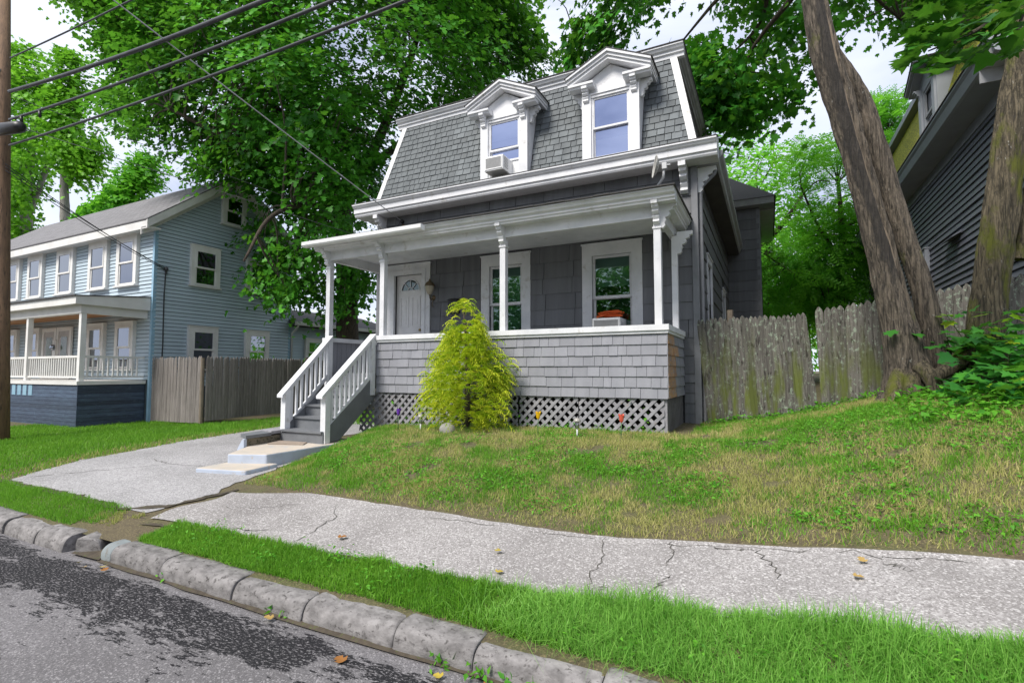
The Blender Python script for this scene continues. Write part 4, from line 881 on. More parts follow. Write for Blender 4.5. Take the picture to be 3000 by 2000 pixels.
# rear lean-to
wx = BX - .02
mb = MB(); mb.box(BXL + 4, wx, BY2, 19.5, 0, 3.35); rw = mb.build('rear_wing', BLUE, bh)
siding(rw, T(wx, 0, 0) @ RZ(math.pi / 2), BY2 + .05, 19.5, 1.2, 3.33, .112, 99, BLUE, name='clapboard', lap=.88, thick=.03)
mb = MB(); mb.prism([(wx + .4, BY2 - .05, 3.36), (wx + .4, BY2 - .05, 3.50), (wx - 2.6, BY2 - .05, 4.35), (wx - 2.6, BY2 - .05, 3.4)], (0, 6.6, 0)); mb.build('wing_roof', ROOFD, rw)
mb = MB(); mb.prism([(wx + .38, BY2 - .08, 3.36), (wx + .46, BY2 - .08, 3.38), (wx + .48, BY2 - .08, 3.50), (wx + .40, BY2 - .08, 3.49)], (0, 6.6, 0)); mb.build('gutter', WARMW, rw)
MB().tube([(wx + .42, BY2 + .05, 3.36), (wx + .30, BY2 + .05, 3.22), (wx + .07, BY2 + .07, 3.08), (wx + .06, BY2 + .07, 1.0)], .035, 8).build('downspout', WARMW, rw, I4, True)
window(rw, T(wx + .085, 0, 0) @ RZ(math.pi / 2), 14.15, 14.80, 1.95, 2.82, .1, WARMW, WARMW, BGLASS, CURT, depth=-.03, proud=.032, cb=.08)

# ================================================================== right neighbour: charcoal house
DX, DY0, DY1, DG = 3.42, 9.75, 24.8, 1.3
DSID = paint('charcoal_clapboard', (.155, .168, .20), (.135, .145, .175), .5, .06, 2, .2)
DTRIM = paint('slate_trim', (.30, .32, .355), (.26, .275, .305), .5, .02)
MOSS = paint('mossy_shingle', (.40, .40, .015), (.20, .22, .012), .95, .1, 9, 1., (.04, .042, .02), (1, 1, 2.5), dlo=.49, dhi=.60, bscale=18)
dhs = thing('charcoal_house', (6, 16, DG), 'tall charcoal clapboard house with mossy mansard roof at the right edge', 'house')
DE = 6.15
mb = MB(); mb.box(DX, DX + 8, DY0, DY1, .6, DE); dcore = mb.build('wall_core', GAPSHADE, dhs)
MD = T(DX, 0, 0) @ RZ(-math.pi / 2)        # local x = -Y, outward = -X
siding(dcore, MD, -DY1, -DY0, 1.2, DE - .22, .125, 99, DSID, name='clapboard', lap=.88, thick=.036)
siding(dcore, T(0, DY0, 0), DX, DX + 8, 1.2, DE - .22, .125, 99, DSID, name='clapboard', lap=.88, thick=.036)
MB().box(DX - .028, DX + .1, DY1 - .1, DY1 + .02, .8, DE).build('corner_board', DTRIM, dhs)
MB().box(DX - .03, DX + .1, DY0 - .03, DY0 + .1, .8, DE - .0).build('corner_board', DTRIM, dhs)
ep = [(0, DE - .22), (-.03, DE - .22), (-.03, DE - .02), (-.42, DE), (-.46, DE + .02), (-.50, DE + .16), (-.54, DE + .20), (-.54, DE + .24), (0, DE + .38)]
mb = MB(); mb.prism([(DX + x, DY0 - .5, z) for x, z in ep], (0, DY1 - DY0 + 1.0, 0)); mb.build('side_eave', DTRIM, dhs)
mb = MB(); mb.prism([(DX - .50, DY0 + x * .9, z - .003) for x, z in ep], (8, 0, 0)); mb.build('front_eave', GALV, dhs)
mb = MB(); mb.prism([(DX - .56, DY0 - .5, DE + .243), (DX - .56, DY0 - .5, DE + .258), (DX, DY0 - .5, DE + .41), (DX, DY0 - .5, DE + .38)], (0, DY1 - DY0 + 1.0, 0)); mb.build('eave_flashing', ROOFD, dhs)
MZ0, MZ1, ins = DE + .30, DE + 2.5, .62
mb = MB(); a, b, c, d = DX - .30, DX + 8, DY0 - .05, DY1 + .05
mb.add([(a, c, MZ0), (b, c, MZ0), (b, d, MZ0), (a, d, MZ0), (a + ins, c + ins, MZ1), (b - ins, c + ins, MZ1), (b - ins, d - ins, MZ1), (a + ins, d - ins, MZ1)], [(0, 1, 5, 4), (1, 2, 6, 5), (2, 3, 7, 6), (3, 0, 4, 7), (4, 5, 6, 7), (3, 2, 1, 0)])
dm = mb.build('mansard_roof', MOSS, dhs)
mb = MB(); frame(mb, 0, 1, 0, 1, .1, 0, 1)
MB().box(a + ins - .2, b, c + ins - .2, d - ins + .2, MZ1 - .06, MZ1 + .10).build('crown_cornice', DTRIM, dm)
def ddormer(yc, hw=.62):
    M = T(DX - .26, yc, 0) @ RZ(-math.pi / 2)
    mb = MB(); wall_panel(mb, -hw, hw, DE + .30, DE + 1.75, 0, .1, [(-.34, .34, DE + .42, DE + 1.55)])
    for s in (-1, 1):
        x0 = -hw if s < 0 else hw - .08; mb.prism([(x0, .1, DE + .3), (x0, .75, DE + 1.95), (x0, .1, DE + 1.95)], (.08, 0, 0))
    mb.prism([(-hw, 0, DE + 1.75), (hw, 0, DE + 1.75), (0, 0, DE + 2.05)], (0, .1, 0))
    o = mb.build('dormer', DTRIM, dhs, M)
    m1 = MB(); frame(m1, -.34, .34, DE + .98, DE + 1.55, .05, .02, .05); frame(m1, -.34, .34, DE + .42, DE + 1.0, .05, .05, .08); m1.build('sash', GALV, o, M)
    MB().quad((-.3, .06, DE + .45), (.3, .06, DE + .45), (.3, .06, DE + 1.52), (-.3, .06, DE + 1.52)).build('pane', BGLASS, o, M); MB().box(-.34, .34, .09, .1, DE + .42, DE + 1.55).build('interior', DARK, o, M)
    for o0, o1, yf in ((0, .06, -.16), (.06, .12, -.22)):
        mb = MB()
        for s in (-1, 1):
            e = s * (hw + .16 + o1 * .5); p = [(e, DE + 1.66 + o0), (0, DE + 2.06 + o0), (0, DE + 2.06 + o1), (e, DE + 1.66 + o1)]
            mb.prism([(px_, yf, pz_) for px_, pz_ in p], (0, 1.2, 0))
        mb.build('dormer_cornice', DTRIM, o, M)
    for s in (-1, 1): bracket(o, M @ T(s * .5, -.0, DE + 1.68), .22, .14, .1, DTRIM); MB().box(s * .5 - .09, s * .5 + .09, -.04, 0, DE + .32, DE + 1.46).build('pilaster', DTRIM, o, M)
    mb = MB()
    for s in (-1, 1):
        e = s * (hw + .25); p = [(e, DE + 1.775), (0, DE + 2.185), (0, DE + 2.20), (e, DE + 1.79)]; mb.prism([(px_, -.24, pz_) for px_, pz_ in p], (0, 1.4, 0))
    mb.build('dormer_roof', ROOFD, o, M)
ddormer(13.35); ddormer(19.6)
window(dhs, T(DX - .085, 0, 0) @ RZ(-math.pi / 2), -24.1, -23.5, 2.4, 3.6, .1, DTRIM, DTRIM, BGLASS, DARK, depth=-.03, proud=.032, cb=.08)
window(dhs, T(DX - .085, 0, 0) @ RZ(-math.pi / 2), -15.6, -14.9, 3.0, 4.4, .1, DTRIM, DTRIM, BGLASS, DARK, depth=-.03, proud=.032, cb=.08)
mb = MB(); mb.prism([(DX - .02, 12.6, 4.35), (DX - .18, 12.6, 4.26), (DX - .18, 12.6, 4.28), (DX - .02, 12.6, 4.40)], (0, .8, 0)); mb.build('window_hood', DSID, dhs)
# ================================================================== fences
WOODG = paint('weathered_picket', (.26, .235, .215), (.165, .147, .133), .9, .22, 3, .8, (.075, .065, .055), (14, 14, .7), dlo=.55, dhi=.68, bscale=30)
WOODL = paint('lichen_picket', (.215, .205, .19), (.15, .14, .125), .95, .2, 3, .9, (.30, .34, .27), (5, 5, 2.2), dlo=.54, dhi=.60, bscale=40)
def mossy_wood(name, mossh):
    m, t, b, l = newmat(name); b.inputs['Roughness'].default_value = .95
    g = t.nodes.new('ShaderNodeNewGeometry').outputs['Position']; sp = t.nodes.new('ShaderNodeSeparateXYZ'); l(g, sp.inputs[0])
    c = mixn(t, (.16, .15, .132), (.075, .069, .059), ramp(t, noisen(t, 3, 5, .6, (16, 16, .6)), .35, .65))
    c = mixn(t, c, (.24, .29, .22), ramp(t, noisen(t, 22, 5, .7, (1, 1, .7)), .55, .62))
    c = mixn(t, c, (.028, .025, .02), ramp(t, noisen(t, 5, 5, .7, (5, 5, 1.2), .3), .55, .64))
    c = mixn(t, c, (.10, .12, .025), mathn(t, 'MULTIPLY', ramp(t, noisen(t, 2.2, 4, .6, (3, 3, .6)), .45, .62), ramp(t, sp.outputs[2], mossh, mossh - .9)))
    oi = t.nodes.new('ShaderNodeObjectInfo'); hs = t.nodes.new('ShaderNodeHueSaturation'); l(c, hs.inputs['Color']); l(ramp(t, oi.outputs['Random'], 0, 1, .8, 1.2), hs.inputs['Value'])
    l(hs.outputs[0], b.inputs['Base Color']); bumpn(t, b, noisen(t, 40, 4, .7, (1, 1, .12)), .9, .01); return m
MOSSW = mossy_wood('mossy_picket', 2.4)
def picket_mesh(w, h, mat, th=.02, _c={}):
    k = (round(w, 3), round(h, 2), mat)
    if k not in _c:
        mb = MB(); tip = w * 1.05
        def ring(z, sc, yf): return [(-w / 2 * sc, 0, z), (-w / 2 * sc, -th * .45 * yf, z), (-w * .22 * sc, -th * yf, z), (w * .22 * sc, -th * yf, z), (w / 2 * sc, -th * .45 * yf, z), (w / 2 * sc, 0, z)]
        R = [ring(0, 1, 1), ring(h * .5, .985, 1), ring(h - tip, .99, 1), ring(h - tip * .45, .72, .9), ring(h, .16, .6)]
        vs = [p for r in R for p in r]; fs = []
        for i in range(len(R) - 1):
            for j in range(6): fs.append((i * 6 + j, i * 6 + (j + 1) % 6, (i + 1) * 6 + (j + 1) % 6, (i + 1) * 6 + j))
        fs += [tuple(range(5, -1, -1)), tuple(range(len(R) * 6 - 6, len(R) * 6))]
        mb.add(vs, fs); _c[k] = mb.mesh('picket', mat)
    return _c[k]
def fence(name, label, pa, pb, n, topz, botz, w, mat, lean=0., ang=0., posts=(), group=None, tj=.02, rail=True):
    """pickets from pa to pb (x, y); top / bottom heights are (start, end)"""
    t_ = thing(name, (pa[0], pa[1], botz[0]), label, 'fence', group)
    L = math.hypot(pb[0] - pa[0], pb[1] - pa[1]); yaw = math.atan2(pb[1] - pa[1], pb[0] - pa[0]); rm = RZ(yaw)
    for i in range(n):
        k = (i + .5) / n; x, y = pa[0] + (pb[0] - pa[0]) * k, pa[1] + (pb[1] - pa[1]) * k
        b = botz[0] + (botz[1] - botz[0]) * k; h = topz[0] + (topz[1] - topz[0]) * k - b + random.uniform(-tj, tj)
        hq = round(h, 1); me = picket_mesh(w, 1.8, mat)
        link('picket', me, t_, T(x, y, b - .03) @ rm @ RY(lean + random.gauss(0, .006)) @ RX(random.gauss(0, .006)) @ SC(random.uniform(.9, 1.05), random.uniform(.8, 1.2), (h + .03) / 1.8))
    if rail:
        for kz in (.18, .82):
            za = botz[0] + (topz[0] - botz[0]) * kz; zb = botz[1] + (topz[1] - botz[1]) * kz; sh = math.tan(lean) * (za - botz[0])
            d = Vector((pb[0] - pa[0], pb[1] - pa[1], 0)).normalized(); q = Vector((-d.y, d.x, 0)) * .045
            A = Vector((pa[0], pa[1], za)) + d * sh + q; B = Vector((pb[0], pb[1], zb)) + d * sh + q
            MB().tube([A, B], .032, 5).build('rail', mat, t_)
    for (px_, py_, z0, z1) in posts:
        MB().tube([(px_, py_, z0), (px_, py_, z1)], [.055, .048], 8).build('fence_post', paint('fence_post_wood', (.22, .18, .13), (.15, .12, .09), .9, 0, 4, .5), t_)
    return t_
g0 = .28
fence('stockade_fence', 'weathered grey stockade fence between the blue house and the driveway corner', (-16.0, 8.63), (-13.68, 8.63), 29, (2.06, 2.06), (.26, .30), .092, WOODG)
fence('stockade_fence', 'weathered brown stockade fence running back along the driveway', (-13.55, 8.66), (-13.55, 15.5), 74, (2.07, 2.03), (.36, .50), .105, WOODG, posts=[(-13.62, 8.60, .1, 2.02), (-13.66, 12.1, .2, 2.12)])
p1 = at(2078, 1251, Y=8.95); p2 = at(2404, 1193, Y=8.95)
fence('stockade_fence', 'leaning lichen-covered stockade fence panel beside the grey house corner', (p1[0], 8.95), (p2[0] - .03, 9.02), 24, (2.53, 2.54), (.76, 1.10), .084, MOSSW, lean=-.088, posts=[(-.55, 9.12, .7, 2.66)])
p3 = at(2408, 1193, Y=9.0)
fence('stockade_fence', 'mossy stockade fence panel partly behind the leaning maple trunk', (p3[0] + .01, 9.05), (1.83, 9.07), 13, (2.62, 2.74), (1.10, 1.34), .105, MOSSW, lean=-.02)
fence('stockade_fence', 'dark mossy stockade fence panel between the two maple trunks', (1.86, 9.12), (3.1, 9.14), 13, (2.78, 2.95), (1.34, 1.45), .108, MOSSW)

# ================================================================== utility pole and wires
POLEM = paint('pole_wood', (.22, .135, .08), (.13, .08, .05), .9, 0, 3, .7, (.05, .035, .025), (6, 6, .35), dlo=.55, dhi=.66, bscale=24)
pl = thing('utility_pole', (-14.80, 5.0, .2), 'brown wooden utility pole at the left edge of the frame', 'pole')
PB, PT = Vector((-14.80, 5.0, 0)), Vector((-16.05, 5.0, 11.0))
def pole_at(z): return PB + (PT - PB) * (z / 11)
mb = MB(); mb.tube([PB, pole_at(3), pole_at(7), PT], [.165, .155, .145, .13], 18); mb.build('pole', POLEM, pl, I4, True)
MB().tube([at(-14, 380, Y=4.72), at(-8, 380, Y=4.72), at(20, 377, Y=4.72), at(58, 372, Y=4.72), at(64, 371, Y=4.72)], [.06, .13, .125, .12, .05], 14).build('splice_case', BLACK, pl, I4, True)
for u_, v_ in ((62, 340), (116, 325)): MB().tube([at(u_, v_, Y=4.79), at(u_ + 1, v_ + 18, Y=4.79)], .03, 8).build('cable_spacer', BLACK, pl, I4, True)
for z in (6.5, 7.2, 7.9, 8.6):
    q = pole_at(z); MB().tube([q + Vector((.0, -.1, 0)), q + Vector((.12, -.22, 0)), q + Vector((.2, -.2, .03))], .02, 6).build('cable_clamp', BLACK, pl)
MB().tube([pole_at(8.6) + Vector((.13, -.08, 0)), pole_at(8.3) + Vector((.3, -.2, -.1)), pole_at(7.8) + Vector((.15, -.16, 0)), pole_at(6.7) + Vector((.16, -.14, 0)), pole_at(6.4) + Vector((.3, -.2, -.25)), pole_at(6.2) + Vector((.16, -.1, 0))], .014, 6).build('jumper_cable', CABLE, pl, I4, True)
def wire(name, label, pts, r, n=24, cat='wire', sag=0, mat=CABLE, group=None):
    P = np.array(pts, float); d = np.r_[0, np.cumsum(np.linalg.norm(np.diff(P, axis=0), axis=1))]; s = np.linspace(0, d[-1], n)
    if len(P) > 2:
        c = [np.polyfit(d, P[:, k], min(len(P) - 1, 2 if k == 2 else 1)) for k in range(3)]; Q = np.stack([np.polyval(c[k], s) for k in range(3)], -1)
    else: Q = np.stack([np.interp(s, d, P[:, k]) for k in range(3)], -1)
    Q[:, 2] -= sag * 4 * (s / d[-1]) * (1 - s / d[-1])
    return tag(MB().tube(Q.tolist(), r, 7).build(name, mat, None, I4, True), label, cat, group)
YW = 4.8; xr = 9.0
def span(pix, r, label, ext=None):
    pts = [at(u, v, Y=YW) for u, v in pix]; z3 = [p[2] for p in pts]
    far = pts[-1].copy(); far[0] = xr; far[2] = pts[-1][2] + .35
    return wire('overhead_cable', label, pts + [far], r, 40, 'cable', 0, CABLE, 'street cables strung from the pole')
span([(30, 175), (180, 90), (400, 0)], .016, 'thin twisted power cable, topmost at the utility pole')
span([(28, 268), (450, 130), (780, 0)], .036, 'thickest black cable bundle second from the top of the pole')
span([(28, 352), (500, 182), (1000, 0)], .026, 'black communication cable entering the splice case on the pole')
span([(28, 425), (600, 232), (1190, 0)], .022, 'lowest of the black street cables crossing below the splice case')
a = at(345, 0, Y=4.2); wire('service_drop', 'thin grey service wire slanting down to the insulator under the grey house eave', [a + (a - np.array([-7.2, 8.9, 4.98])) * .8, [-7.2, 8.9, 4.98]], .011, 30, 'wire', .06, GALV)
wire('service_drop', 'slack black wire loop from the insulator to the left eave bracket', [[-7.2, 8.93, 4.98], [-7.7, 8.7, 4.75], [-7.72, 8.72, 5.1]], .007, 12)
for i, (z, dz) in enumerate(((6.35, 0), (6.28, .03), (6.2, -.04))):
    q = pole_at(z); wire('service_drop', ('upper', 'middle', 'lower')[i] + ' of the three black wires dropping from the pole to the blue house', [q + Vector((.17, 0, 0)), Vector((BX + .08, 8.84 + .02 * i, 4.68 + dz))], .009, 20, 'wire', .10)
q = pole_at(7.4); e_ = at(1000, 675, D=13.5); wire('service_drop', 'long thin wire from the pole passing in front of the blue roof into the maple', [q, e_, e_ + (e_ - np.array(q)) * .3], .007, 24)
q = pole_at(8.1); e_ = at(1010, 640, D=14.5); wire('service_drop', 'fine wire from the pole running above the blue roof gable', [q, e_, e_ + (e_ - np.array(q)) * .3], .006, 24)
# ================================================================== foliage tools
def leaf_tpl(kind):
    if kind == 'maple':   # folded five-lobed leaf, unit length along +y
        r = [(0, 0), (.10, .02), (.34, -.06), (.30, .14), (.60, .22), (.42, .36), (.52, .62), (.24, .58), (0, 1.0)]
        R = r[1:-1]; L = [(-x, y) for x, y in reversed(R)]
        pts = [(0, .28)] + [r[0]] + R + [r[-1]] + L
        V = np.array([(x, y, .16 * abs(x) - .22 * max(0, y - .3) ** 2 - .05) for x, y in pts]); n = len(pts) - 1
        F = np.array([(0, 1 + i, 1 + (i + 1) % n) for i in range(n)]); return V, F
    if kind == 'maple_lo':
        pts = [(0, 0), (.34, -.03), (.60, .26), (.27, .38), (.40, .70), (0, 1.0), (-.40, .70), (-.27, .38), (-.60, .26), (-.34, -.03)]
        V = np.array([(x, y, .18 * abs(x) - .2 * y * y) for x, y in pts])
        return V, np.array([(0, 1, 2), (0, 2, 3), (0, 3, 5), (3, 4, 5), (0, 5, 7), (5, 6, 7), (0, 7, 8), (0, 8, 9)])
    if kind == 'oval':
        V = np.array([(0, 0, 0), (.26, .38, .05), (0, 1, -.12), (-.26, .38, .05)]); return V, np.array([(0, 1, 2), (0, 2, 3)])
    if kind == 'fern':    # feathery compound leaf
        V = []; F = []
        for i in range(5):
            y = .12 + i * .18; l = .30 * (1 - abs(i - 2) * .12)
            for s in (-1, 1):
                b = len(V); V += [(0, y, 0), (s * l, y + .10, -.05), (s * l * .5, y + .17, 0)]; F.append((b, b + 1, b + 2))
        b = len(V); V += [(-.012, 0, 0), (.012, 0, 0), (0, 1, -.1)]; F.append((b, b + 1, b + 2))
        return np.array(V), np.array(F)
def place(tpl, P, Nrm, Dir, size):
    V, F = tpl; Nrm = Nrm / np.linalg.norm(Nrm, axis=1, keepdims=True); Dir = Dir - Nrm * np.sum(Nrm * Dir, 1, keepdims=True)
    Dir /= np.linalg.norm(Dir, axis=1, keepdims=True) + 1e-9; X = np.cross(Dir, Nrm)
    W_ = (P[:, None, :] + size[:, None, None] * (V[None, :, 0, None] * X[:, None] + V[None, :, 1, None] * Dir[:, None] + V[None, :, 2, None] * Nrm[:, None])).reshape(-1, 3)
    Fa = (F[None] + (np.arange(len(P)) * len(V))[:, None, None]).reshape(-1, 3); return W_, Fa, len(V)
def leaf_mass(name, parent, C0, per, spread, size, tpl, mat, out_from, droop=.35, flat=.3, up=.8, tint_noise=.35, tlo=0., thi=1.):
    n = len(C0); out = C0 - out_from; out /= np.linalg.norm(out, axis=1, keepdims=True) + 1e-9
    nd_ = np.array([0, 0, up]) + out * .55 + rng.normal(0, .28, (n, 3)); nd_ /= np.linalg.norm(nd_, axis=1, keepdims=True)
    P = np.repeat(C0, per, 0); N = np.repeat(nd_, per, 0); O = np.repeat(out, per, 0)
    off = rng.normal(0, 1, P.shape) * spread; off -= N * np.sum(off * N, 1, keepdims=True) * (1 - flat)
    P = P + off; P[:, 2] -= .25 * np.sum(off ** 2, 1) / spread
    D = O * .6 + off / (spread + 1e-9) * .5 + rng.normal(0, .45, P.shape); D[:, 2] -= droop
    N = N + rng.normal(0, .33, P.shape)
    s = size * np.clip(rng.lognormal(-.05, .28, len(P)), .45, 1.6); V, F, k = place(tpl, P, N, D, s)
    tn = np.clip(np.repeat(rng.random(n) * .3 + 1.5 * (fbm(C0 * .5 + 31, 2) - .32), per) * .75 + rng.random(len(P)) * .45 - .05, 0, 1) ** 1.5 * (thi - tlo) + tlo
    o = link(name, npmesh(name, V, F, mat, False, np.repeat(tn, k)), parent); o['kind'] = 'stuff'; return o
def in_poly(pts, poly):
    poly = np.array(poly, float); x, y = pts[:, 0], pts[:, 1]; c = np.zeros(len(pts), bool); dmin = np.full(len(pts), 1e9)
    for i in range(len(poly)):
        a, b = poly[i - 1], poly[i]; cond = ((a[1] > y) != (b[1] > y)) & (x < (b[0] - a[0]) * (y - a[1]) / (b[1] - a[1] + 1e-12) + a[0]); c ^= cond
        d = b - a; t_ = np.clip(((pts - a) @ d) / (d @ d + 1e-9), 0, 1); dmin = np.minimum(dmin, np.linalg.norm(pts - a - t_[:, None] * d, axis=1))
    return c, dmin
def crown_points(poly, n, d0, half, edge=260, thr=.40, nsc=.55, seed=0., zmin=None):
    """cluster centres in a crown whose outline (photo pixels) is given at distance d0, thickness +-half metres"""
    poly = [disp(*p) for p in poly]; P = np.array(poly); lo, hi = P.min(0), P.max(0); out = []
    while sum(len(o) for o in out) < n:
        q = lo + rng.random((n * 3, 2)) * (hi - lo); c, d = in_poly(q, poly); q, d = q[c], d[c]
        dep = d0 + half * np.sqrt(np.clip(d / edge, .02, 1)) * np.clip(rng.normal(0, .62, len(q)), -1.1, 1.1)
        w = EYE + (RT[None] * ((q[:, 0] - 1500) / FPX)[:, None] + UP[None] * ((1000 - q[:, 1]) / FPX)[:, None] + FW[None]) * dep[:, None]
        keep = fbm(w * nsc + seed, 2) > thr
        if zmin is not None: keep &= w[:, 2] > zmin
        out.append(w[keep])
    return np.concatenate(out)[:n]
def bark_mat(name, c1, c2, moss=None, mossamt=.6, dark=(.03, .026, .022), sc=1.):
    m, t, b, l = newmat(name); b.inputs['Roughness'].default_value = .95
    rid = noisen(t, 34 * sc, 6, .72, (1, 1, .085), .9)
    c = mixn(t, c1, c2, ramp(t, rid, .40, .60)); c = mixn(t, c, dark, ramp(t, noisen(t, 14 * sc, 5, .7, (1, 1, .18), .8), .55, .66, 0, .8))
    c = mixn(t, c, (.42, .42, .38), ramp(t, noisen(t, 26 * sc, 4, .6, (1, 1, .5)), .66, .74, 0, .6))
    if moss: c = mixn(t, c, moss, ramp(t, noisen(t, 2.6, 5, .65, (1, 1, .5)), mossamt, mossamt + .1))
    l(c, b.inputs['Base Color']); bumpn(t, b, mathn(t, 'ADD', rid, noisen(t, 50, 4, .7, (1, 1, .3))), 1.0, .03); return m
def spline(pts, n):
    P = np.array(pts, float); d = np.r_[0, np.cumsum(np.linalg.norm(np.diff(P[:, :3], axis=0), axis=1))]; s = np.linspace(0, d[-1], n)
    out = np.zeros((n, P.shape[1]))
    m = np.gradient(P, d, axis=0)
    for i, x in enumerate(s):
        k = min(np.searchsorted(d, x, 'right') - 1, len(P) - 2); h = d[k + 1] - d[k]; u = (x - d[k]) / h
        out[i] = (2 * u ** 3 - 3 * u ** 2 + 1) * P[k] + (u ** 3 - 2 * u ** 2 + u) * h * m[k] + (-2 * u ** 3 + 3 * u ** 2) * P[k + 1] + (u ** 3 - u ** 2) * h * m[k + 1]
    return out, s
def trunk_mesh(name, pts, mat, parent, n=40, step=.045, amp=.02, flare=0., seam=None, lump=.06, flare_h=.6, stain=False):
    """pts: (x, y, z, r); bark ridges and hollows are real relief"""
    L = np.linalg.norm(np.diff(np.array(pts)[:, :3], axis=0), axis=1).sum(); m = int(L / step) + 4
    S_, s = spline(pts, m); T_ = np.gradient(S_[:, :3], axis=0); T_ /= np.linalg.norm(T_, axis=1, keepdims=True)
    A = np.cross(T_, np.array([0, 1, 0])); A /= np.linalg.norm(A, axis=1, keepdims=True); B = np.cross(T_, A)
    th = np.linspace(0, 2 * np.pi, n, endpoint=False)
    ct, st_ = np.cos(th)[None], np.sin(th)[None]; R = np.repeat(S_[:, 3:4], n, 1); ss = np.repeat(s[:, None], n, 1)
    if flare: R = R * (1 + flare * np.exp(-ss / flare_h * 2.2) * (.75 + .5 * np.sin(th * 3 + 1.0)[None] * 1.0 + .35 * np.sin(th * 5 + 2)[None]))
    q = np.stack([ct * R * 17 + 0 * ss, st_ * R * 17 + 0 * ss, ss * 2.4], -1); r1 = np.abs(2 * fbm(q, 3) - 1)
    q2 = np.stack([ct + 0 * ss, st_ + 0 * ss, ss * .9], -1) * 1.3
    R = R * (1 + lump * 2 * (fbm(q2 + 5, 2) - .5)) + amp * (r1 - .3) * 2
    if seam is not None:
        a0, dep, w = seam; R = R - dep * np.exp(-((np.angle(np.exp(1j * (th[None] - a0 - .25 * np.sin(ss * 1.3)))) / w) ** 2))
    V = S_[:, None, :3] + (A[:, None] * ct[..., None] + B[:, None] * st_[..., None]) * R[..., None]
    i = np.arange((m - 1) * n).reshape(m - 1, n); j = np.roll(i, -1, 1); F = np.stack([i, j, j + n, i + n], -1).reshape(-1, 4)
    tint = None
    if stain:   # sooty wet stain running down beside the seam, with bare wood along it
        dl = np.angle(np.exp(1j * (th[None] - seam[0] - .25 * np.sin(ss * 1.3)))) + .35 * (fbm(np.stack([ss * 2, ss * 0 + th[None], ss * 0], -1), 2) - .5)
        band = np.exp(-((dl + .5) / .6) ** 2) * sm(1.0, 2.2, ss); tint = np.clip(band - 1.7 * np.exp(-(dl / .07) ** 2) * (ss > 1.2), -1, 1).ravel()
    return link(name, npmesh(name, V.reshape(-1, 3), F, mat, True, tint), parent)
def limbs(name, parent, lines, mat, n=8):
    for ln in lines:
        S_, s = spline(ln, max(8, len(ln) * 5)); MB().tube(S_[:, :3].tolist(), S_[:, 3].tolist(), n).build(name, mat, parent, I4, True)
def twigs(parent, lines, C0, k, mat, r=.022, maxd=99):
    nodes = np.concatenate([spline(l, 14)[0][3:, :3] for l in lines]); mb = MB()
    for c in C0[rng.permutation(len(C0))[:k]]:
        d = np.linalg.norm(nodes - c, axis=1); a = nodes[np.argmin(d)]
        if d.min() > maxd: continue
        mid = (a + c) / 2 + rng.normal(0, .12, 3) * d.min() * .6 + np.array([0, 0, .1 * d.min()])
        S_, _ = spline([(*a, r), (*mid, r * .7), (*c, r * .25)], 7); mb.tube(S_[:, :3].tolist(), S_[:, 3].tolist(), 4, False)
    o = mb.build('twigs', mat, parent, I4, True); o['kind'] = 'stuff'
LEAF1 = leafmat('maple_leaf', (.010, .085, .010), (.125, .47, .032), .36)
LEAF2 = leafmat('maple_leaf_deep', (.010, .080, .010), (.095, .40, .026), .36)  # slightly deeper green for the right-hand maples
LEAFB = leafmat('bright_leaf', (.06, .28, .018), (.27, .68, .05), .46)
LEAFP = leafmat('pale_leaf', (.07, .25, .012), (.27, .60, .04), .40)
BARK1 = bark_mat('maple_bark', (.10, .075, .055), (.045, .036, .028))
BARK2 = bark_mat('old_maple_bark', (.19, .155, .118), (.03, .025, .019), (.085, .095, .012), .62)
BARK3 = bark_mat('mossy_bark', (.19, .155, .10), (.04, .034, .022), (.11, .12, .015), .50)
BARKS = bark_mat('stained_maple_bark', (.19, .155, .118), (.03, .025, .019), (.085, .095, .012), .62)
_t = BARKS.node_tree; _b = _t.nodes['Principled BSDF']; _s = _b.inputs['Base Color'].links[0].from_socket; _a = _t.nodes.new('ShaderNodeAttribute'); _a.attribute_name = 'tint'
_c = mixn(_t, _s, (.022, .020, .019), mathn(_t, 'MULTIPLY', ramp(_t, mathn(_t, 'ADD', _a.outputs['Fac'], mathn(_t, 'MULTIPLY', mathn(_t, 'SUBTRACT', noisen(_t, 7, 6, .7, (1, 1, .4)), .5), 1.6)), .35, .60), .78)); _c = mixn(_t, _c, (.24, .19, .14), ramp(_t, _a.outputs['Fac'], -.1, -.6)); _t.links.new(_c, _b.inputs['Base Color'])
BARKT = bark_mat('twig_bark', (.20, .17, .14), (.10, .085, .07))
BARKP = bark_mat('pale_bark', (.36, .34, .31), (.22, .21, .19))
MAPLE = leaf_tpl('maple'); MAPLO = leaf_tpl('maple_lo'); OVAL = leaf_tpl('oval'); FERN = leaf_tpl('fern')
def PD(x, y, d): return at(*disp(x, y), D=d)
def tree_root(name, base, label): return thing(name, tuple(base), label, 'tree')

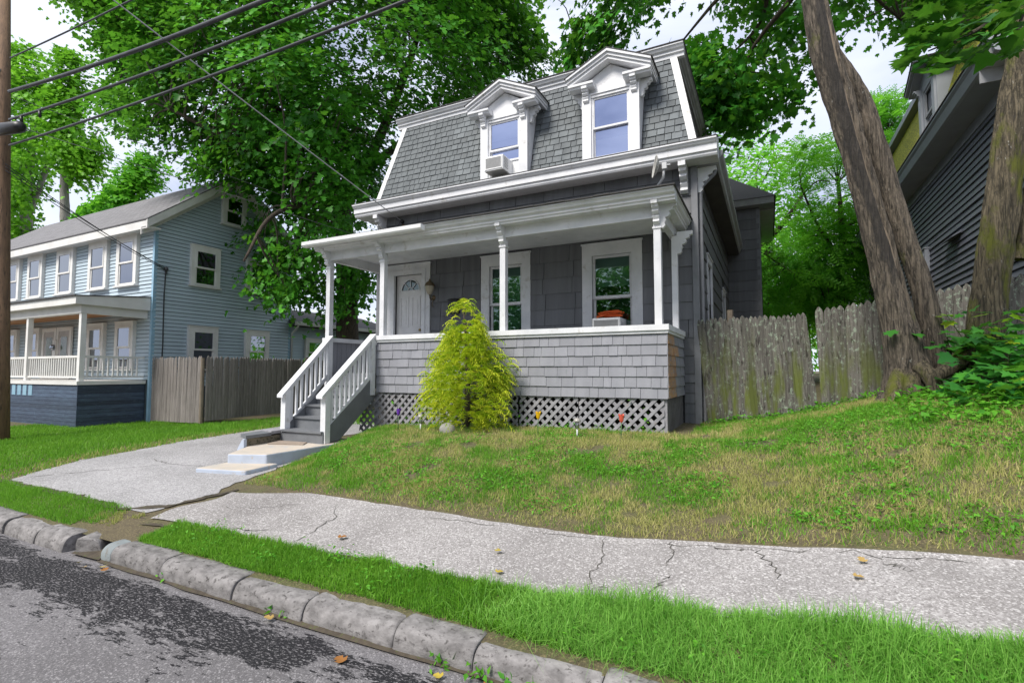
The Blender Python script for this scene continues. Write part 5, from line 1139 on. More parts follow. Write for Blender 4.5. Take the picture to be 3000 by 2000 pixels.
# ------------------------------------------------------------------ big maple between the houses
D1 = 17.5
b1 = PD(797, 770, D1); base = (b1[0], b1[1], Hs(b1[0], b1[1]) - .1)
mp1 = tree_root('maple_tree', base, 'huge dark green maple standing between the blue and the grey house')
tl = [(*base, .46), (b1[0], b1[1], 3.2, .37), (*PD(792, 560, D1), .33), (*PD(782, 450, D1), .30)]
trunk_mesh('trunk', tl, BARK1, mp1, 26, .12, .02, .5)
L1 = [[(*PD(782, 455, D1), .28), (*PD(735, 340, D1), .20), (*PD(690, 230, D1), .15), (*PD(640, 60, D1), .09), (*PD(600, -150, D1), .05)],
      [(*PD(785, 470, D1), .26), (*PD(840, 380, D1), .20), (*PD(900, 250, D1), .15), (*PD(960, 80, D1), .10), (*PD(1000, -160, D1), .05)],
      [(*PD(780, 480, D1), .18), (*PD(680, 420, 16.5), .13), (*PD(540, 330, 15.5), .09), (*PD(390, 250, 15), .04)],
      [(*PD(840, 390, D1), .16), (*PD(960, 300, 18), .12), (*PD(1090, 200, 18.5), .07), (*PD(1200, 130, 19), .04)],
      [(*PD(788, 520, D1), .15), (*PD(720, 470, 15.5), .10), (*PD(620, 500, 14), .06), (*PD(560, 600, 13.2), .03)],
      [(*PD(735, 340, D1), .14), (*PD(600, 220, 17), .10), (*PD(450, 120, 16.5), .06), (*PD(330, 60, 16), .03)]]
limbs('limb', mp1, L1, BARK1)
poly1 = [(165, -20), (255, 60), (238, 110), (275, 170), (235, 215), (275, 300), (262, 325), (350, 335), (395, 400), (440, 395), (520, 405), (575, 418), (630, 465), (605, 500), (545, 538), (580, 560), (590, 590), (545, 630), (600, 650), (670, 690), (700, 660), (740, 700), (800, 705), (845, 640), (855, 560), (850, 480), (880, 380), (915, 285), (1000, 262), (1085, 232), (1170, 215), (1245, 190), (1262, 130), (1215, 40), (1190, -60), (1120, -330), (900, -560), (600, -560), (330, -400), (190, -180)]
C1 = crown_points(poly1, 4700, D1 - .6, 4.2, 300, .46, .62, 3.)
leaf_mass('crown', mp1, C1, 28, .30, .132, MAPLO, LEAF1, np.array(PD(780, 420, D1)))
twigs(mp1, L1, C1, 700, BARKT, .036, 4.)

# ------------------------------------------------------------------ leaning maple on the right (two fused stems) and its crown
YT = 8.1
def A_(u, v, w, Y=YT):
    p = at(u, v, Y=Y); dep = float((p - EYE) @ FW); return (*p, w / 2 / FPX * dep * .91 / math.sqrt(1 + ((u - 1500) / FPX) ** 2))
mpA = tree_root('maple_tree', at(2675, 1170, Y=YT), 'thick leaning double-stemmed maple in front of the mossy right fence')
stA = [A_(2668, 1185, 168), A_(2660, 1080, 150), A_(2645, 1000, 132), A_(2615, 880, 112), A_(2570, 700, 98), A_(2530, 550, 94), A_(2490, 400, 94), A_(2452, 270, 98), A_(2418, 160, 96), A_(2392, 40, 86), A_(2372, -80, 78), A_(2350, -400, 66), A_(2330, -800, 48)]
trunk_mesh('trunk', stA, BARKS, mpA, 120, .03, .017, .42, seam=(2.25, .035, .16), stain=True, flare_h=.55)
Yb_ = YT + .16
stB = [A_(2765, 1090, 84, Yb_), A_(2738, 1000, 80, Yb_), A_(2702, 850, 78, Yb_), A_(2652, 700, 74, Yb_), A_(2600, 540, 74, Yb_), A_(2558, 400, 74, Yb_), A_(2522, 290, 66, Yb_), A_(2475, 190, 40, YT + .05), A_(2430, 110, 10, YT)]
trunk_mesh('second_stem', stB, BARK2, mpA, 80, .03, .014, .2)
rt_ = [[A_(2690, 1070, 60, YT - .22), A_(2725, 1100, 64, YT - .30), A_(2745, 1150, 52, YT - .36), A_(2752, 1200, 44, YT - .40)], [A_(2720, 1110, 52, YT - .25), A_(2770, 1085, 58, YT - .15), A_(2815, 1050, 66, YT), A_(2840, 1020, 70, YT + .05)], [A_(2640, 1090, 60, YT - .15), A_(2618, 1150, 58, YT - .3), A_(2610, 1190, 44, YT - .36)], [A_(2668, 1100, 70, YT - .2), A_(2672, 1160, 66, YT - .32), A_(2680, 1200, 50, YT - .4)]]
for r_ in rt_: trunk_mesh('root', r_, BARK3, mpA, 22, .03, .012)
L2 = [[A_(2372, -80, 60), (*at(2250, -150, D=11.5), .10), (*at(2100, 0, D=12.5), .05), (*at(2000, 120, D=13), .025)], [A_(2380, -20, 50), (*at(2300, 20, D=11), .06), (*at(2200, 150, D=12), .035), (*at(2150, 280, D=12.4), .018)],
      [A_(2372, -80, 50), (*at(2450, -120, D=11), .08), (*at(2560, -10, D=11.5), .04), (*at(2640, 60, D=12), .02)], [A_(2350, -300, 50), (*at(2000, -200, D=13), .08), (*at(1800, 30, D=13.5), .04), (*at(1680, 110, D=13.6), .02)], [(*at(2250, -150, D=11.5), .08), (*at(2230, 60, D=12.8), .04), (*at(2060, 230, D=13.5), .02)]]
limbs('limb', mpA, L2, BARK1)
poly2 = [(1240, -90), (1275, 40), (1300, 62), (1290, 130), (1330, 150), (1350, 100), (1400, 112), (1440, 75), (1500, 85), (1590, 100), (1612, 160), (1640, 200), (1700, 225), (1690, 270), (1720, 290), (1745, 230), (1800, 250), (1850, 200), (1890, 150), (1960, 60), (2010, 78), (2060, 50), (2130, 68), (2180, 40), (2260, -60), (2300, -300), (1900, -500), (1500, -400), (1280, -250)]
poly2b = [(1580, 100), (1590, 180), (1600, 240), (1680, 270), (1712, 300), (1740, 250), (1700, 150), (1640, 90)]
poly2c = [(1345, 80), (1352, 165), (1375, 215), (1400, 240), (1420, 205), (1410, 150), (1430, 95), (1400, 60)]
C2 = np.concatenate([crown_points(poly2, 640, 12.8, 2.2, 160, .46, .8, 9.), crown_points(poly2b, 110, 12.8, 1.2, 100, .3, 1., 2.), crown_points(poly2c, 14, 12.6, .4, 60, .2, 1., 2.)])
C2 = C2[~((C2[:, 1] < 9.6) & (C2[:, 0] < -1.0))]
leaf_mass('crown', mpA, C2, 30, .25, .15, MAPLE, LEAF2, np.array(at(2300, -500, D=12)), .45)
twigs(mpA, L2, C2, 150, BARK1, .018, 3.5)

# ------------------------------------------------------------------ second maple at the right edge with its low branch
mpB = tree_root('maple_tree', at(2885, 1100, Y=8.25), 'mossy maple trunk at the right edge between fence and saplings')
stC = [A_(2890, 1130, 175, 8.25), A_(2885, 1020, 140, 8.25), A_(2898, 880, 128, 8.25), A_(2920, 700, 128, 8.25), A_(2940, 540, 122, 8.25), A_(2962, 350, 118, 8.25), A_(2998, 150, 108, 8.25), A_(3030, -50, 100, 8.25), A_(3080, -400, 80, 8.25)]
trunk_mesh('trunk', stC, BARK3, mpB, 110, .035, .02, .35)
st2 = [A_(2985, 760, 50, 8.35), A_(3005, 640, 48, 8.4), A_(3030, 480, 44, 8.45), A_(3070, 250, 40, 8.5)]
trunk_mesh('second_stem', st2, BARK3, mpB, 24, .05, .01)
LB = [[A_(3030, -50, 60, 8.0), (*at(3050, -60, D=5.2), .05), (*at(2950, 20, D=4.7), .028), (*at(2860, 90, D=4.5), .016), (*at(2720, 150, D=4.4), .006)], [(*at(2950, 20, D=4.7), .02), (*at(2900, 130, D=4.6), .01), (*at(2790, 195, D=4.5), .005)], [(*at(3050, -60, D=5.2), .03), (*at(2990, 60, D=4.9), .012), (*at(2960, 130, D=4.8), .006)]]
limbs('branch', mpB, LB, BARK1, 6)
LEAFO = leafmat('overhang_leaf', (.012, .075, .010), (.06, .24, .02), .22)
def leaf_objs(parent, pts, size, mat, nrm_up=.9, dirs=None, name='leaf', _c={}):
    if mat not in _c:
        _c[mat] = []
        for k in range(5):
            V, F = MAPLE; V = V.copy(); V[:, 2] += .06 * np.sin(V[:, 0] * 6 + k) + rng.normal(0, .012, len(V)); _c[mat].append(npmesh('leaf', V, F, mat, True, np.full(len(V), .12 + .18 * k)))
    for i, p in enumerate(pts):
        N = Vector((rng.normal(0, .30), rng.normal(-.15, .30), nrm_up)).normalized(); d = Vector(dirs[i]) if dirs is not None else Vector(rng.normal(0, 1, 3)); d = (d - N * d.dot(N)).normalized(); X = d.cross(N)
        M = Matrix(((X.x, d.x, N.x, p[0]), (X.y, d.y, N.y, p[1]), (X.z, d.z, N.z, p[2]), (0, 0, 0, 1)))
        s = size * random.uniform(.6, 1.15); link(name, random.choice(_c[mat]), parent, M @ SC(s, s, s))
polyB = [(2660, -70), (2700, 60), (2640, 205), (2720, 180), (2770, 225), (2830, 150), (2900, 190), (3000, 140), (3060, -70)]
q = np.array([2620, -70]) + rng.random((900, 2)) * np.array([440, 320]); c_, d_ = in_poly(q, polyB); q = q[c_][:230]
LP = np.array([at(u, v, D=rng.uniform(4.2, 5.0)) for u, v in q]); leaf_objs(mpB, LP, .19, LEAFO, .9, [(-.6 + rng.normal(0, .5), rng.normal(0, .5), -.5) for _ in LP])
leaf_objs(mpB, [at(2772, 200, D=4.5), at(2718, 205, D=4.5), at(2660, 185, D=4.5), at(2690, 165, D=4.5)], .15, LEAFO, .6, [(-.8, 0, -.5)] * 4)
# crown above the frame, for the shade it gives
CB = crown_points([(2250, -60), (2200, -450), (2700, -800), (3300, -600), (3400, -80), (3000, -60), (2700, -90)], 260, 9.0, 1.8, 200, .42, .7, 5.)
leaf_mass('crown', mpB, CB, 22, .3, .20, MAPLO, LEAF2, np.array(at(3000, -300, D=9)))

# ------------------------------------------------------------------ trees behind
def back_tree(name, label, poly, d0, half, n, per, spread, size, tpl, mat, trunk, bark, thr=.42, nsc=.5, seed=0., lm=(), edge=160, tw=60, **k):
    g = PD(*trunk[0][:2], d0); root = tree_root(name, (g[0], g[1], Hs(g[0], g[1])), label)
    P = [(g[0], g[1], Hs(g[0], g[1]) - .2, trunk[0][2])] + [(*PD(x, y, d0), r) for x, y, r in trunk]
    trunk_mesh('trunk', P, bark, root, 14, .35, .02)
    L = [[(*PD(x, y, d0 + dd), r) for x, y, r, dd in l] for l in lm]
    limbs('limb', root, L, bark, 6)
    C0 = np.concatenate([crown_points(pl_, n_, d0, half, edge, thr, nsc, seed + i) for i, (pl_, n_) in enumerate(zip(poly, n))]); cc = C0.mean(0)
    leaf_mass('crown', root, C0, per, spread, size, tpl, mat, cc, **k)
    twigs(root, L + [P], C0, tw, bark, .03)
    return root
back_tree('tall_tree', 'tall pale-trunked tree behind the left end of the blue roof',
          [[(20, 110), (60, 85), (90, 120), (105, 190), (130, 240), (150, 330), (140, 420), (110, 460), (100, 520), (60, 500), (20, 540), (-40, 460), (-60, 250)], [(20, 500), (70, 470), (90, 560), (40, 600), (0, 580)]],
          [30, 30][0], 3.2, [330, 50], 32, .42, .185, MAPLO, LEAFP, [(60, 560, .30), (62, 430, .24), (75, 320, .18), (85, 200, .10)], BARKP, .40, .35, 4., [[(62, 500, .2, 0), (110, 380, .14, .5), (160, 250, .08, 1)], [(60, 470, .15, 0), (30, 380, .1, -.5), (10, 280, .05, -1)]])
back_tree('tall_tree', 'slim pale-trunked tree just right of the pole behind the blue roof',
          [[(138, 130), (152, 105), (172, 120), (185, 190), (210, 240), (225, 290), (240, 330), (225, 370), (200, 400), (150, 390), (130, 320), (122, 200)]],
          28, 2.0, [210], 32, .38, .18, MAPLO, LEAFP, [(150, 540, .24), (148, 420, .19), (152, 300, .14), (160, 160, .06)], BARKP, .38, .4, 8., [[(148, 440, .12, 0), (190, 360, .08, .4), (225, 300, .04, .8)]])
back_tree('leafy_tree', 'small rounded green tree rising behind the ridge of the blue house',
          [[(190, 500), (215, 460), (260, 450), (300, 400), (335, 350), (360, 362), (345, 400), (330, 420), (300, 450), (240, 490), (215, 520)]],
          26, 1.8, [170], 30, .38, .175, MAPLO, LEAFB, [(290, 520, .16), (292, 450, .10), (300, 410, .06)], BARK1, .30, .5, 2.)
back_tree('broadleaf_tree', 'bright green broadleaf tree directly behind the wing of the grey house',
          [[(1600, 265), (1650, 250), (1680, 300), (1720, 280), (1745, 330), (1790, 330), (1820, 360), (1850, 420), (1870, 500), (1880, 560), (1920, 620), (1950, 680), (1940, 740), (1600, 740), (1560, 500)]],
          24, 3.0, [600], 18, .45, .24, OVAL, LEAFB, [(1760, 700, .28), (1758, 560, .2), (1740, 440, .12)], BARK1, .36, .5, 6., [[(1758, 600, .15, 0), (1680, 480, .1, 0), (1640, 360, .05, .5)], [(1758, 560, .15, 0), (1830, 470, .1, 0), (1860, 400, .05, .5)]])
back_tree('feathery_tree', 'drooping feathery-leaved tree between grey house wing and leaning maple',
          [[(1830, 330), (1870, 300), (1900, 340), (1950, 330), (1990, 300), (2005, 420), (2010, 560), (2000, 720), (1760, 720), (1780, 640), (1860, 560), (1850, 440)], [(1690, 560), (1800, 520), (1880, 600), (1960, 640), (1980, 725), (1720, 735)]],
          19, 2.0, [380, 120], 11, .40, .42, FERN, LEAFB, [(1930, 700, .16), (1935, 560, .12), (1925, 420, .06)], BARK1, .40, .7, 7., [[(1935, 600, .08, 0), (1880, 520, .05, -.3), (1840, 430, .03, -.5)], [(1935, 640, .08, 0), (1850, 640, .05, -.5), (1780, 600, .03, -.8)]], droop=.9)
back_tree('feathery_tree', 'feathery-leaved treetop showing between leaning maple and charcoal house',
          [[(2000, 230), (2020, 210), (2045, 250), (2075, 215), (2090, 240), (2085, 300), (2060, 340), (2075, 400), (2000, 430), (1990, 320)]],
          21, 1.4, [170], 12, .42, .42, FERN, LEAFB, [(2030, 560, .14), (2035, 400, .1), (2040, 300, .05)], BARK1, .36, .7, 3., droop=.8)
back_tree('distant_tree', 'pale green distant tree low behind the right fence gap',
          [[(1700, 560), (1780, 480), (1850, 520), (1930, 440), (1990, 520), (2000, 760), (1680, 760)]],
          34, 3, [300], 16, .6, .36, OVAL, LEAFP, [(1850, 720, .25), (1850, 560, .15)], BARK1, .34, .4, 1.)
# far wood filling the gap between the houses and along the horizon behind everything
def wood(name, label, x0, x1, y, h, n):
    c = np.stack([rng.uniform(x0, x1, n), y + rng.normal(0, 2.5, n), rng.random(n) ** .8 * h], -1); c = c[c[:, 2] < h * (.55 + .45 * vnoise(np.stack([c[:, 0] * .25, c[:, 0] * 0, c[:, 0] * 0], -1)))]
    o = leaf_mass(name, None, c, 14, .7, .5, OVAL, LEAFB, np.array([(x0 + x1) / 2, y, 0])); return tag(o, label, 'woods', kind='stuff')
wood('far_woods', 'low mass of green woods far behind the houses', -75, 35, 48, 7.5, 2600)
# trees across the street, seen only mirrored in the windows
for i, (x, y, s) in enumerate(((-9, -15, 1.0), (-1.5, -16.5, 1.1), (-17, -17, 1.15), (6, -15, 1.0))):
    r_ = tree_root('street_tree', (x, y, .1), ('maple across the street opposite the blue house side', 'maple across the street opposite the porch', 'maple across the street opposite the utility pole', 'maple across the street opposite the leaning maple')[i])
    trunk_mesh('trunk', [(x, y, 0, .3), (x, y, 3, .25), (x + .3, y, 6, .15)], BARK1, r_, 10, .5, .02)
    v = rng.normal(0, 1, (330, 3)); v /= np.linalg.norm(v, axis=1, keepdims=True); v *= (rng.random((330, 1)) ** .4) * np.array([4.2, 3.6, 3.6]) * s
    leaf_mass('crown', r_, v + np.array([x, y, 6.0 * s]), 14, .6, .42, OVAL, LEAF1, np.array([x, y, 5.]))
    r_['group'] = 'trees across the street'

# ------------------------------------------------------------------ yellow evergreen
ev = thing('evergreen_shrub', (-4.17, 6.85, .78), 'golden yellow-green feathery evergreen shrub in front of the porch skirt', 'shrub')
EVM = leafmat('golden_frond', (.20, .34, .012), (.88, .86, .06), .34, .6); EX, EY = -4.23, 6.86; gz = Hs(EX, EY)
MB().tube([(EX, EY, gz - .1), (EX + .02, EY, 1.6), (EX - .02, EY, 2.3), (EX - .06, EY - .02, 2.62)], [.05, .04, .025, .008], 8).build('stem', BARK1, ev, I4, True)
MB().tube([(EX, EY, 2.2), (EX + .10, EY - .02, 2.45), (EX + .12, EY - .03, 2.6)], [.014, .009, .004], 6).build('stem', BARK1, ev, I4, True)
fr = []
tips = rng.random((110, 2)); tips[:, 0] *= 2 * np.pi
for i in range(1750):
    tp = tips[rng.integers(110)]; h = np.clip(tp[1] + rng.normal(0, .035), 0, 1); z = gz + .10 + h * 1.45
    R_ = .64 * np.interp(h, [0, .12, .3, .5, .75, 1], [.55, .85, .97, .92, .66, .26]); a = tp[0] + rng.normal(0, .16); rr = R_ * (.35 + .65 * rng.random() ** .5) * (1 + .26 * np.sin(a * 3 + h * 11))
    fr.append((EX + rr * np.cos(a), EY + rr * np.sin(a) * .8, z + .1 * rng.normal(), np.cos(a), np.sin(a), rr / R_))
for i in range(34):
    a = rng.random() * 2 * np.pi; rr = .11 * rng.random(); fr.append((EX - .05 + rr * np.cos(a), EY + rr * np.sin(a), 2.60 + .17 * rng.random(), np.cos(a), np.sin(a), 1.))
for i in range(14):
    a = rng.random() * 2 * np.pi; fr.append((EX + .11 + .05 * np.cos(a), EY, 2.40 + .15 * rng.random(), np.cos(a), np.sin(a), 1.))
FV = []; FF = []; FT = []
for (x, y, z, c, s, k) in fr:
    # a drooping frond: a curved midrib with thin side sprays
    d0 = np.array([c * .8, s * .8, .45]) + rng.normal(0, .25, 3); L = rng.uniform(.12, .24); p = np.array([x, y, z]); d0 /= np.linalg.norm(d0)
    side = np.cross(d0, [0, 0, 1.]); side /= np.linalg.norm(side) + 1e-9; tb = np.clip(rng.normal(.45, .28), 0, 1)
    for j in range(7):
        t_ = j / 6; b = p + d0 * L * t_ + np.array([0, 0, -.75 * L * t_ * t_]); nx = d0 + np.array([0, 0, -1.5 * t_])
        for sg in (-1, 1):
            tip = b + (side * sg * .75 + nx * .55) * L * .42 * (1 - .55 * t_) + rng.normal(0, .012, 3) + np.array([0, 0, -.02]); w = np.array([0, 0, .016]) + nx * .016
            i0 = len(FV); FV += [b - w * .5, b + w * .5, tip]; FF.append((i0, i0 + 1, i0 + 2)); FT += [tb * .6, tb * .6, min(1, tb + .25)]
o = link('foliage', npmesh('foliage', np.array(FV), np.array(FF), EVM, False, np.array(FT)), ev); o['kind'] = 'stuff'

# ------------------------------------------------------------------ saplings at the right edge
LEAFS = leafmat('sapling_leaf', (.015, .11, .022), (.075, .30, .03), .35); LEAFY = leafmat('young_leaf', (.20, .42, .02), (.50, .60, .04), .4)
def sapling(label, stems, n, ylw, seed, size=.175):
    g = at(*stems[0][0], D=stems[0][2]); root = thing('maple_sapling', (g[0], g[1], Hs(g[0], g[1])), label, 'shrub', 'maple saplings under the right maple')
    for s_ in stems:
        (u0, v0), (u1, v1), d = s_; a = at(u0, v0, D=d); b = at(u1, v1, D=d); a[2] = Hs(a[0], a[1]) - .03; m_ = (a + b) / 2 + np.array([.03, 0, .06]); MB().tube(spline([(*a, .012), (*m_, .009), (*b, .004)], 8)[0][:, :3].tolist(), [.012, .011, .010, .009, .008, .006, .005, .004], 6).build('stem', paint('green_twig', (.12, .14, .05), None, .7, 0), root, I4, True)
        k = n // len(stems); t_ = rng.random(k) ** .65; P = a[None] + (b - a)[None] * t_[:, None] + rng.normal(0, 1, (k, 3)) * np.array([.26, .22, .10]) ; P[:, 2] = np.maximum(P[:, 2], H(P[:, 0], P[:, 1]) + .06)
        leaf_objs(root, P, size, LEAFS, .85, [(-.5 + rng.normal(0, .5), -.4 + rng.normal(0, .5), -.45) for _ in P])
        leaf_objs(root, [b + rng.normal(0, .07, 3) for _ in range(ylw)], size * .95, LEAFY, .9, [(-.6 + rng.normal(0, .5), -.3, -.3) for _ in range(ylw)])
sapling('leafy maple sapling at the right edge with yellow-green top leaves', [((2940, 1225), (2950, 1000), 5.6), ((2900, 1215), (2925, 960), 5.9), ((3000, 1235), (3000, 940), 5.6)], 210, 4, 1)
sapling('maple sapling leaning left with a light green topmost leaf spray', [((2890, 1215), (2775, 925), 6.4), ((2900, 1215), (2870, 1030), 6.3)], 90, 3, 2)
sapling('low maple sapling with yellow leaves near the lower right edge', [((2985, 1290), (2950, 1115), 5.1), ((3020, 1290), (3000, 1100), 5.0)], 130, 4, 3, .16)
# ================================================================== grass and weeds
GRASS = leafmat('grass_blade', (.06, .20, .014), (.21, .43, .04), .35, .55)
STRAW = leafmat('dry_blade', (.26, .29, .06), (.55, .47, .22), .3, .7)
LONGG = leafmat('long_grass_blade', (.09, .27, .03), (.32, .60, .12), .35, .5)
CLOV = leafmat('clover_leaf', (.05, .22, .015), (.15, .42, .03), .35, .55)
def blades(name, label, P, h, w, mat, lean=.5, seg=2, hvar=.45, group=None):
    n = len(P); z = H(P[:, 0], P[:, 1]); B = np.c_[P, z - .004]; a = rng.random(n) * 2 * np.pi; hh = h * rng.uniform(1 - hvar, 1 + hvar, n) * (.45 + 1.1 * fbm(np.c_[P * 4.5, P[:, 0] * 0 + 8], 2)); ww = w * rng.uniform(.7, 1.3, n)
    side = np.stack([np.cos(a), np.sin(a), a * 0], -1); b = rng.random(n) * 2 * np.pi; l = np.abs(rng.normal(0, lean, n)); D = np.stack([np.cos(b) * l, np.sin(b) * l, np.ones(n)], -1); D /= np.linalg.norm(D, axis=1, keepdims=True)
    bend = np.stack([np.cos(b) * l, np.sin(b) * l, -l * .6], -1)
    if seg == 1:
        V = np.stack([B - side * ww[:, None], B + side * ww[:, None], B + D * hh[:, None]], 1); F = np.arange(n * 3).reshape(n, 3); k = 3
    else:
        m = B + D * (hh * .55)[:, None]; t_ = B + (D + bend * .55) * hh[:, None]
        V = np.stack([B - side * ww[:, None], B + side * ww[:, None], m + side * (ww * .75)[:, None], m - side * (ww * .75)[:, None], t_], 1); k = 5
        f = np.array([(0, 1, 2), (0, 2, 3), (3, 2, 4)]); F = (f[None] + (np.arange(n) * 5)[:, None, None]).reshape(-1, 3)
    tn = np.clip(rng.random(n) * .6 + .4 * fbm(np.c_[P * 1.5, P[:, 0] * 0], 2), 0, 1)
    o = link(name, npmesh(name, V.reshape(-1, 3), F, mat, False, np.repeat(tn, k))); return tag(o, label, 'grass', group, 'stuff')
def scatter(n, x0, x1, y0, y1): return np.c_[rng.uniform(x0, x1, n), rng.uniform(y0, y1, n)]
def xe_(y): return -5.75 - .37 * (np.clip(y, 3.9, 7.6) - 4)
L = scatter(560000, -7.2, 4.6, 4.12, 9.4)
ins = (L[:, 0] > xe_(L[:, 1]) + .02) & ~((L[:, 1] > 7.38) & (L[:, 0] < -1.0)) & (L[:, 1] < 9.3)
ins &= ~((L[:, 1] < 4.22 + .05 * (vnoise(np.c_[L[:, 0] * 3, L * 0]) - .3)))
ins &= ~((L[:, 0] < -6.4) & (L[:, 1] > 5.9))
vis = rng.random(len(L)) < np.clip(1.25 - .11 * L[:, 1], .45, 1); L = L[ins & vis]
g = fbm(np.c_[L * 1.1, L[:, 0] * 0 + 2], 3); g2 = fbm(np.c_[L * 4.5, L[:, 0] * 0 + 6], 2); right = sm(-1, 2.5, L[:, 0]) * .05
dry = (g * .55 + g2 * .45 + right) > .485 + .07 * rng.normal(0, 1, len(L)); bare = fbm(np.c_[L * 2.7, L[:, 0] * 0 + 11], 3)
bare_edge = (L[:, 1] < 4.42) & (rng.random(len(L)) < .55)
keep = (bare < .74) & ~bare_edge
blades('lawn_grass', 'short green grass patches growing on the sloping front lawn', L[~dry & keep], .055, .0042, GRASS, .8, 1)
blades('dry_grass', 'dry straw-coloured grass patches mixed into the front lawn', L[dry & keep], .050, .0038, STRAW, 1.0, 1)
# clover and broad weeds in the lawn
Cw = scatter(7600, -6.8, 4.4, 4.4, 8.6); cc = fbm(np.c_[Cw * 1.6, Cw[:, 0] * 0 + 20], 3); Cw = Cw[(cc > .54) & (Cw[:, 0] > xe_(Cw[:, 1]) + .1) & ~((Cw[:, 1] > 7.35) & (Cw[:, 0] < -1)) & ~((Cw[:, 0] < -6.4) & (Cw[:, 1] > 5.9))]
def weeds(name, label, P, r, per, size, mat=CLOV, hgt=.03, cat='weeds'):
    C0 = np.c_[P, H(P[:, 0], P[:, 1]) + hgt]; Q = np.repeat(C0, per, 0); Q = Q + rng.normal(0, 1, Q.shape) * np.array([r, r, hgt * .5]); Q[:, 2] = np.maximum(Q[:, 2], H(Q[:, 0], Q[:, 1]) + .008)
    N = np.array([0, 0, 1.]) + rng.normal(0, .4, Q.shape); D = rng.normal(0, 1, Q.shape); V, F, k = place(OVAL, Q, N, D, size * rng.uniform(.6, 1.3, len(Q)))
    return tag(link(name, npmesh(name, V, F, mat, False, np.repeat(rng.random(len(Q)), k))), label, cat, None, 'stuff')
weeds('clover', 'low clover and weeds scattered through the front lawn', Cw, .05, 7, .036)
Wt = scatter(260, 1.3, 3.2, 6.0, 7.9); weeds('ground_cover', 'broad-leaved ground cover under the maple saplings', Wt, .07, 7, .075, CLOV, .06)
Wf = np.concatenate([np.c_[rng.uniform(-1, 1.7, 90), rng.normal(8.86, .06, 90)], np.c_[rng.uniform(-6.8, -1.4, 60), rng.normal(7.5, .08, 60)]]); weeds('fence_weeds', 'small weeds along the foot of the fence and lattice', Wf, .05, 6, .06, CLOV, .05)
# verge between curb and sidewalk, long towards the right
Vg = scatter(105000, -5.1, 4.2, 2.68, 3.30)
lim = 3.03 + .10 * sm(-4, -1, Vg[:, 0]) + .05 * (vnoise(np.c_[Vg[:, 0] * 2.3, Vg[:, 0] * 0 + 9, Vg[:, 0] * 0]) - .5)
edge_in = 2.69 + .035 * (vnoise(np.c_[Vg[:, 0] * 4, Vg * 0]) - .4)
Vg = Vg[(Vg[:, 1] < lim + .03 * rng.random(len(Vg))) & (Vg[:, 1] > edge_in)]
rt2 = sm(-1.9, -.6, Vg[:, 0]); 
blades('verge_grass', 'short bright green grass strip between curb and sidewalk', Vg[rng.random(len(Vg)) > rt2], .055, .0030, GRASS, .6, 2)
blades('long_grass', 'long soft grass at the lower right between curb and sidewalk', Vg[rng.random(len(Vg)) < rt2 * .9], .115, .0026, LONGG, .85, 2)
Lv = scatter(26000, -13, -6.0, 2.66, 3.12); Lv = Lv[(Lv[:, 0] < -6.25) | ((Lv[:, 0] < -6.0) & (Lv[:, 1] > 2.75) & (rng.random(len(Lv)) < .5))]; blades('verge_grass', 'grass strip between curb and driveway at the left', Lv, .05, .004, GRASS, .7, 1)
LL = scatter(70000, -18, -9.0, 3.1, 8.7); le2 = np.interp(LL[:, 1], [3.08, 4.3, 5.97, 7.16, 8.2, 10.5], [-9.05, -9.66, -10.24, -10.44, -10.6, -10.8]); ok = (LL[:, 0] < le2 + .06 * rng.normal(0, 1, len(LL))) & ~((LL[:, 0] < -16.1) & (LL[:, 1] > 6.9)) & ~((LL[:, 0] < -13.5) & (LL[:, 1] > 8.6))
LL = LL[ok]; near = (LL[:, 0] > le2[ok] - .5) & (rng.random(len(LL)) < .6)
blades('side_lawn_grass', 'green lawn between the driveway and the blue house', LL[~near], .065, .008, GRASS, .6, 1); blades('dry_grass', 'thin dry grass along the far edge of the driveway', LL[near], .05, .007, STRAW, .8, 1)
LB_ = scatter(24000, -13.4, -8.2, 7.2, 14); LB_ = LB_[(LB_[:, 0] < -10.5 - .0 * LB_[:, 1]) | (LB_[:, 1] > 9.8)]; blades('side_lawn_grass', 'patchy grass behind the driveway beside the fence', LB_, .07, .009, GRASS, .6, 1)
Vc = scatter(420, -4.9, 4.0, 2.74, 3.1); Vc = Vc[fbm(np.c_[Vc * 3, Vc[:, 0] * 0 + 40], 2) > .52]; weeds('verge_weeds', 'broad-leaved weeds mixed into the grass strip by the curb', Vc, .035, 7, .030, CLOV, .05)
Gp = scatter(1500, -6.2, -5.35, 2.78, 3.05); Gp = Gp[fbm(np.c_[Gp * 6, Gp[:, 0] * 0], 2) > .5]; blades('dry_grass', 'sparse dry grass in the dirt gap between curb, driveway and sidewalk', Gp, .045, .004, STRAW, .9, 1)
Iv = np.c_[rng.uniform(-6.3, -1.5, 26), rng.uniform(7.47, 7.6, 26)]; weeds('ivy', 'bright green ivy leaves showing through the porch lattice', Iv, .10, 5, .085, CLOV, .22)
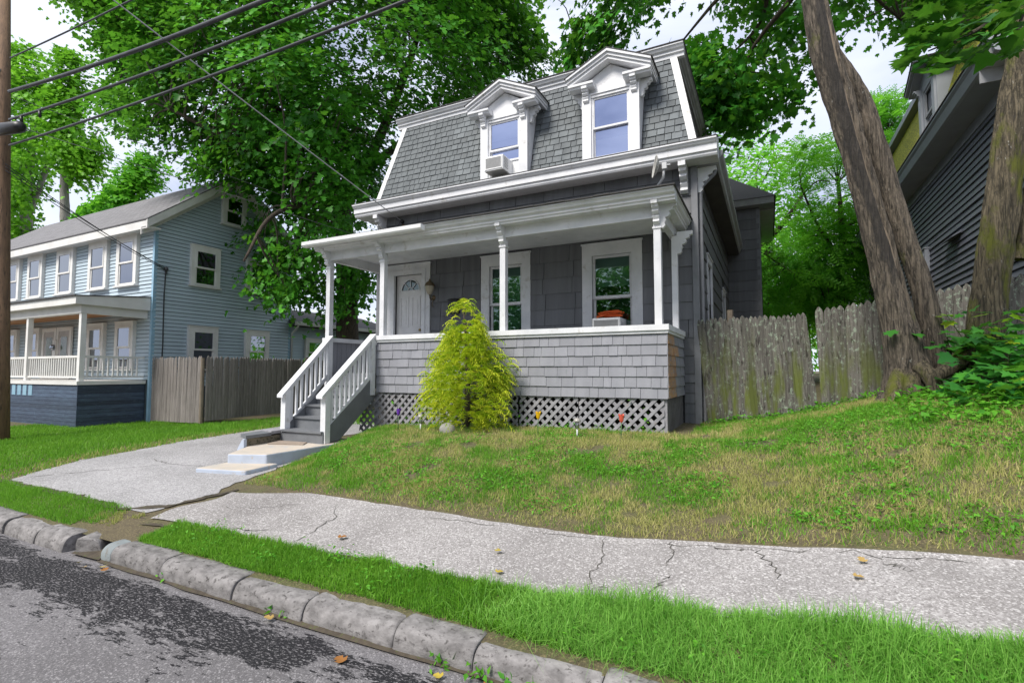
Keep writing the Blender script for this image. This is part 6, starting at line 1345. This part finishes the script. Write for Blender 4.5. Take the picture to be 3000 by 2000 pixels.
# gutter weeds and fallen leaves
Gw = np.c_[np.array([-4.35, -3.1, -2.95, -1.72, -1.66, -1.5, -1.42, -1.3, -1.15, -1.02, -.9, -.72]), np.full(12, 2.475) + rng.normal(0, .012, 12)]
C0 = np.repeat(np.c_[Gw, np.full(12, .02)], 9, 0) + rng.normal(0, 1, (108, 3)) * np.array([.035, .02, .012]); C0[:, 2] = np.abs(C0[:, 2]) + .005
V, F, k = place(OVAL, C0, np.array([0, -.3, .8]) + rng.normal(0, .5, C0.shape), rng.normal(0, 1, C0.shape) + np.array([0, 0, .5]), rng.uniform(.03, .06, len(C0)))
tag(link('gutter_weeds', npmesh('gutter_weeds', V, F, CLOV, False, np.repeat(rng.random(len(C0)), k))), 'small green weeds sprouting in the gutter along the curb', 'weeds', None, 'stuff')
DRYL = [leafmat('fallen_leaf_' + str(i), c, tuple(v * .7 for v in c), .1, .8) for i, c in enumerate(((.32, .14, .04), (.45, .30, .10), (.50, .38, .06)))]
LM = []
for m_ in DRYL:
    V, F = MAPLO; V = V.copy(); V[:, 2] = .25 * np.abs(V[:, 0]) + .04 * np.sin(V[:, 1] * 9); LM.append(npmesh('fallen_leaf', V, F, m_, False, np.full(len(V), .5)))
spots = [(-5.35, 2.36), (-5.2, 2.33), (-5.05, 2.40), (-4.95, 2.36), (-3.0, 2.42), (-1.62, 2.38), (-1.35, 2.41), (-1.18, 2.34), (-.95, 2.40), (-2.2, 2.25), (.42, 3.72), (-1.9, 3.6), (-3.3, 3.3), (.5, 3.95), (-1.75, 3.25)]
for i, (x, y) in enumerate(spots):
    z = .012 if y < 2.6 else Hs(x, y) + .03; s = random.uniform(.04, .075)
    lab = ('rust-brown', 'tan', 'yellow')[i % 3] + ' dry leaf ' + ('just left of the pale curb end' if x < -5.15 else 'just right of the pale curb end' if x < -4.9 else 'at the gutter under the short verge grass' if x < -2.5 else 'on the dark tar patch near the curb' if y < 2.3 else 'in the gutter near the lower frame edge' if y < 2.6 else 'on the sidewalk near its right end' if x > 0 else 'on the middle of the sidewalk')
    tag(link('fallen_leaf', LM[i % 3], None, T(x, y, z) @ RZ(random.uniform(0, 6.28)) @ RX(random.gauss(0, .2)) @ SC(s, s, s)), lab, 'leaf', ('dry leaves in the gutter', 'dry leaves on the sidewalk')[y > 2.6])
by = {}
for o in COL.objects:
    if o.parent is None and o.name.startswith('fallen_leaf'): by.setdefault(o['label'], []).append(o)
for lab, os_ in by.items():
    if len(os_) == 2:
        os_.sort(key=lambda o: WM[o].translation.x)
        for o, w in zip(os_, ('left one of two', 'right one of two')): o['label'] = lab + ', ' + w
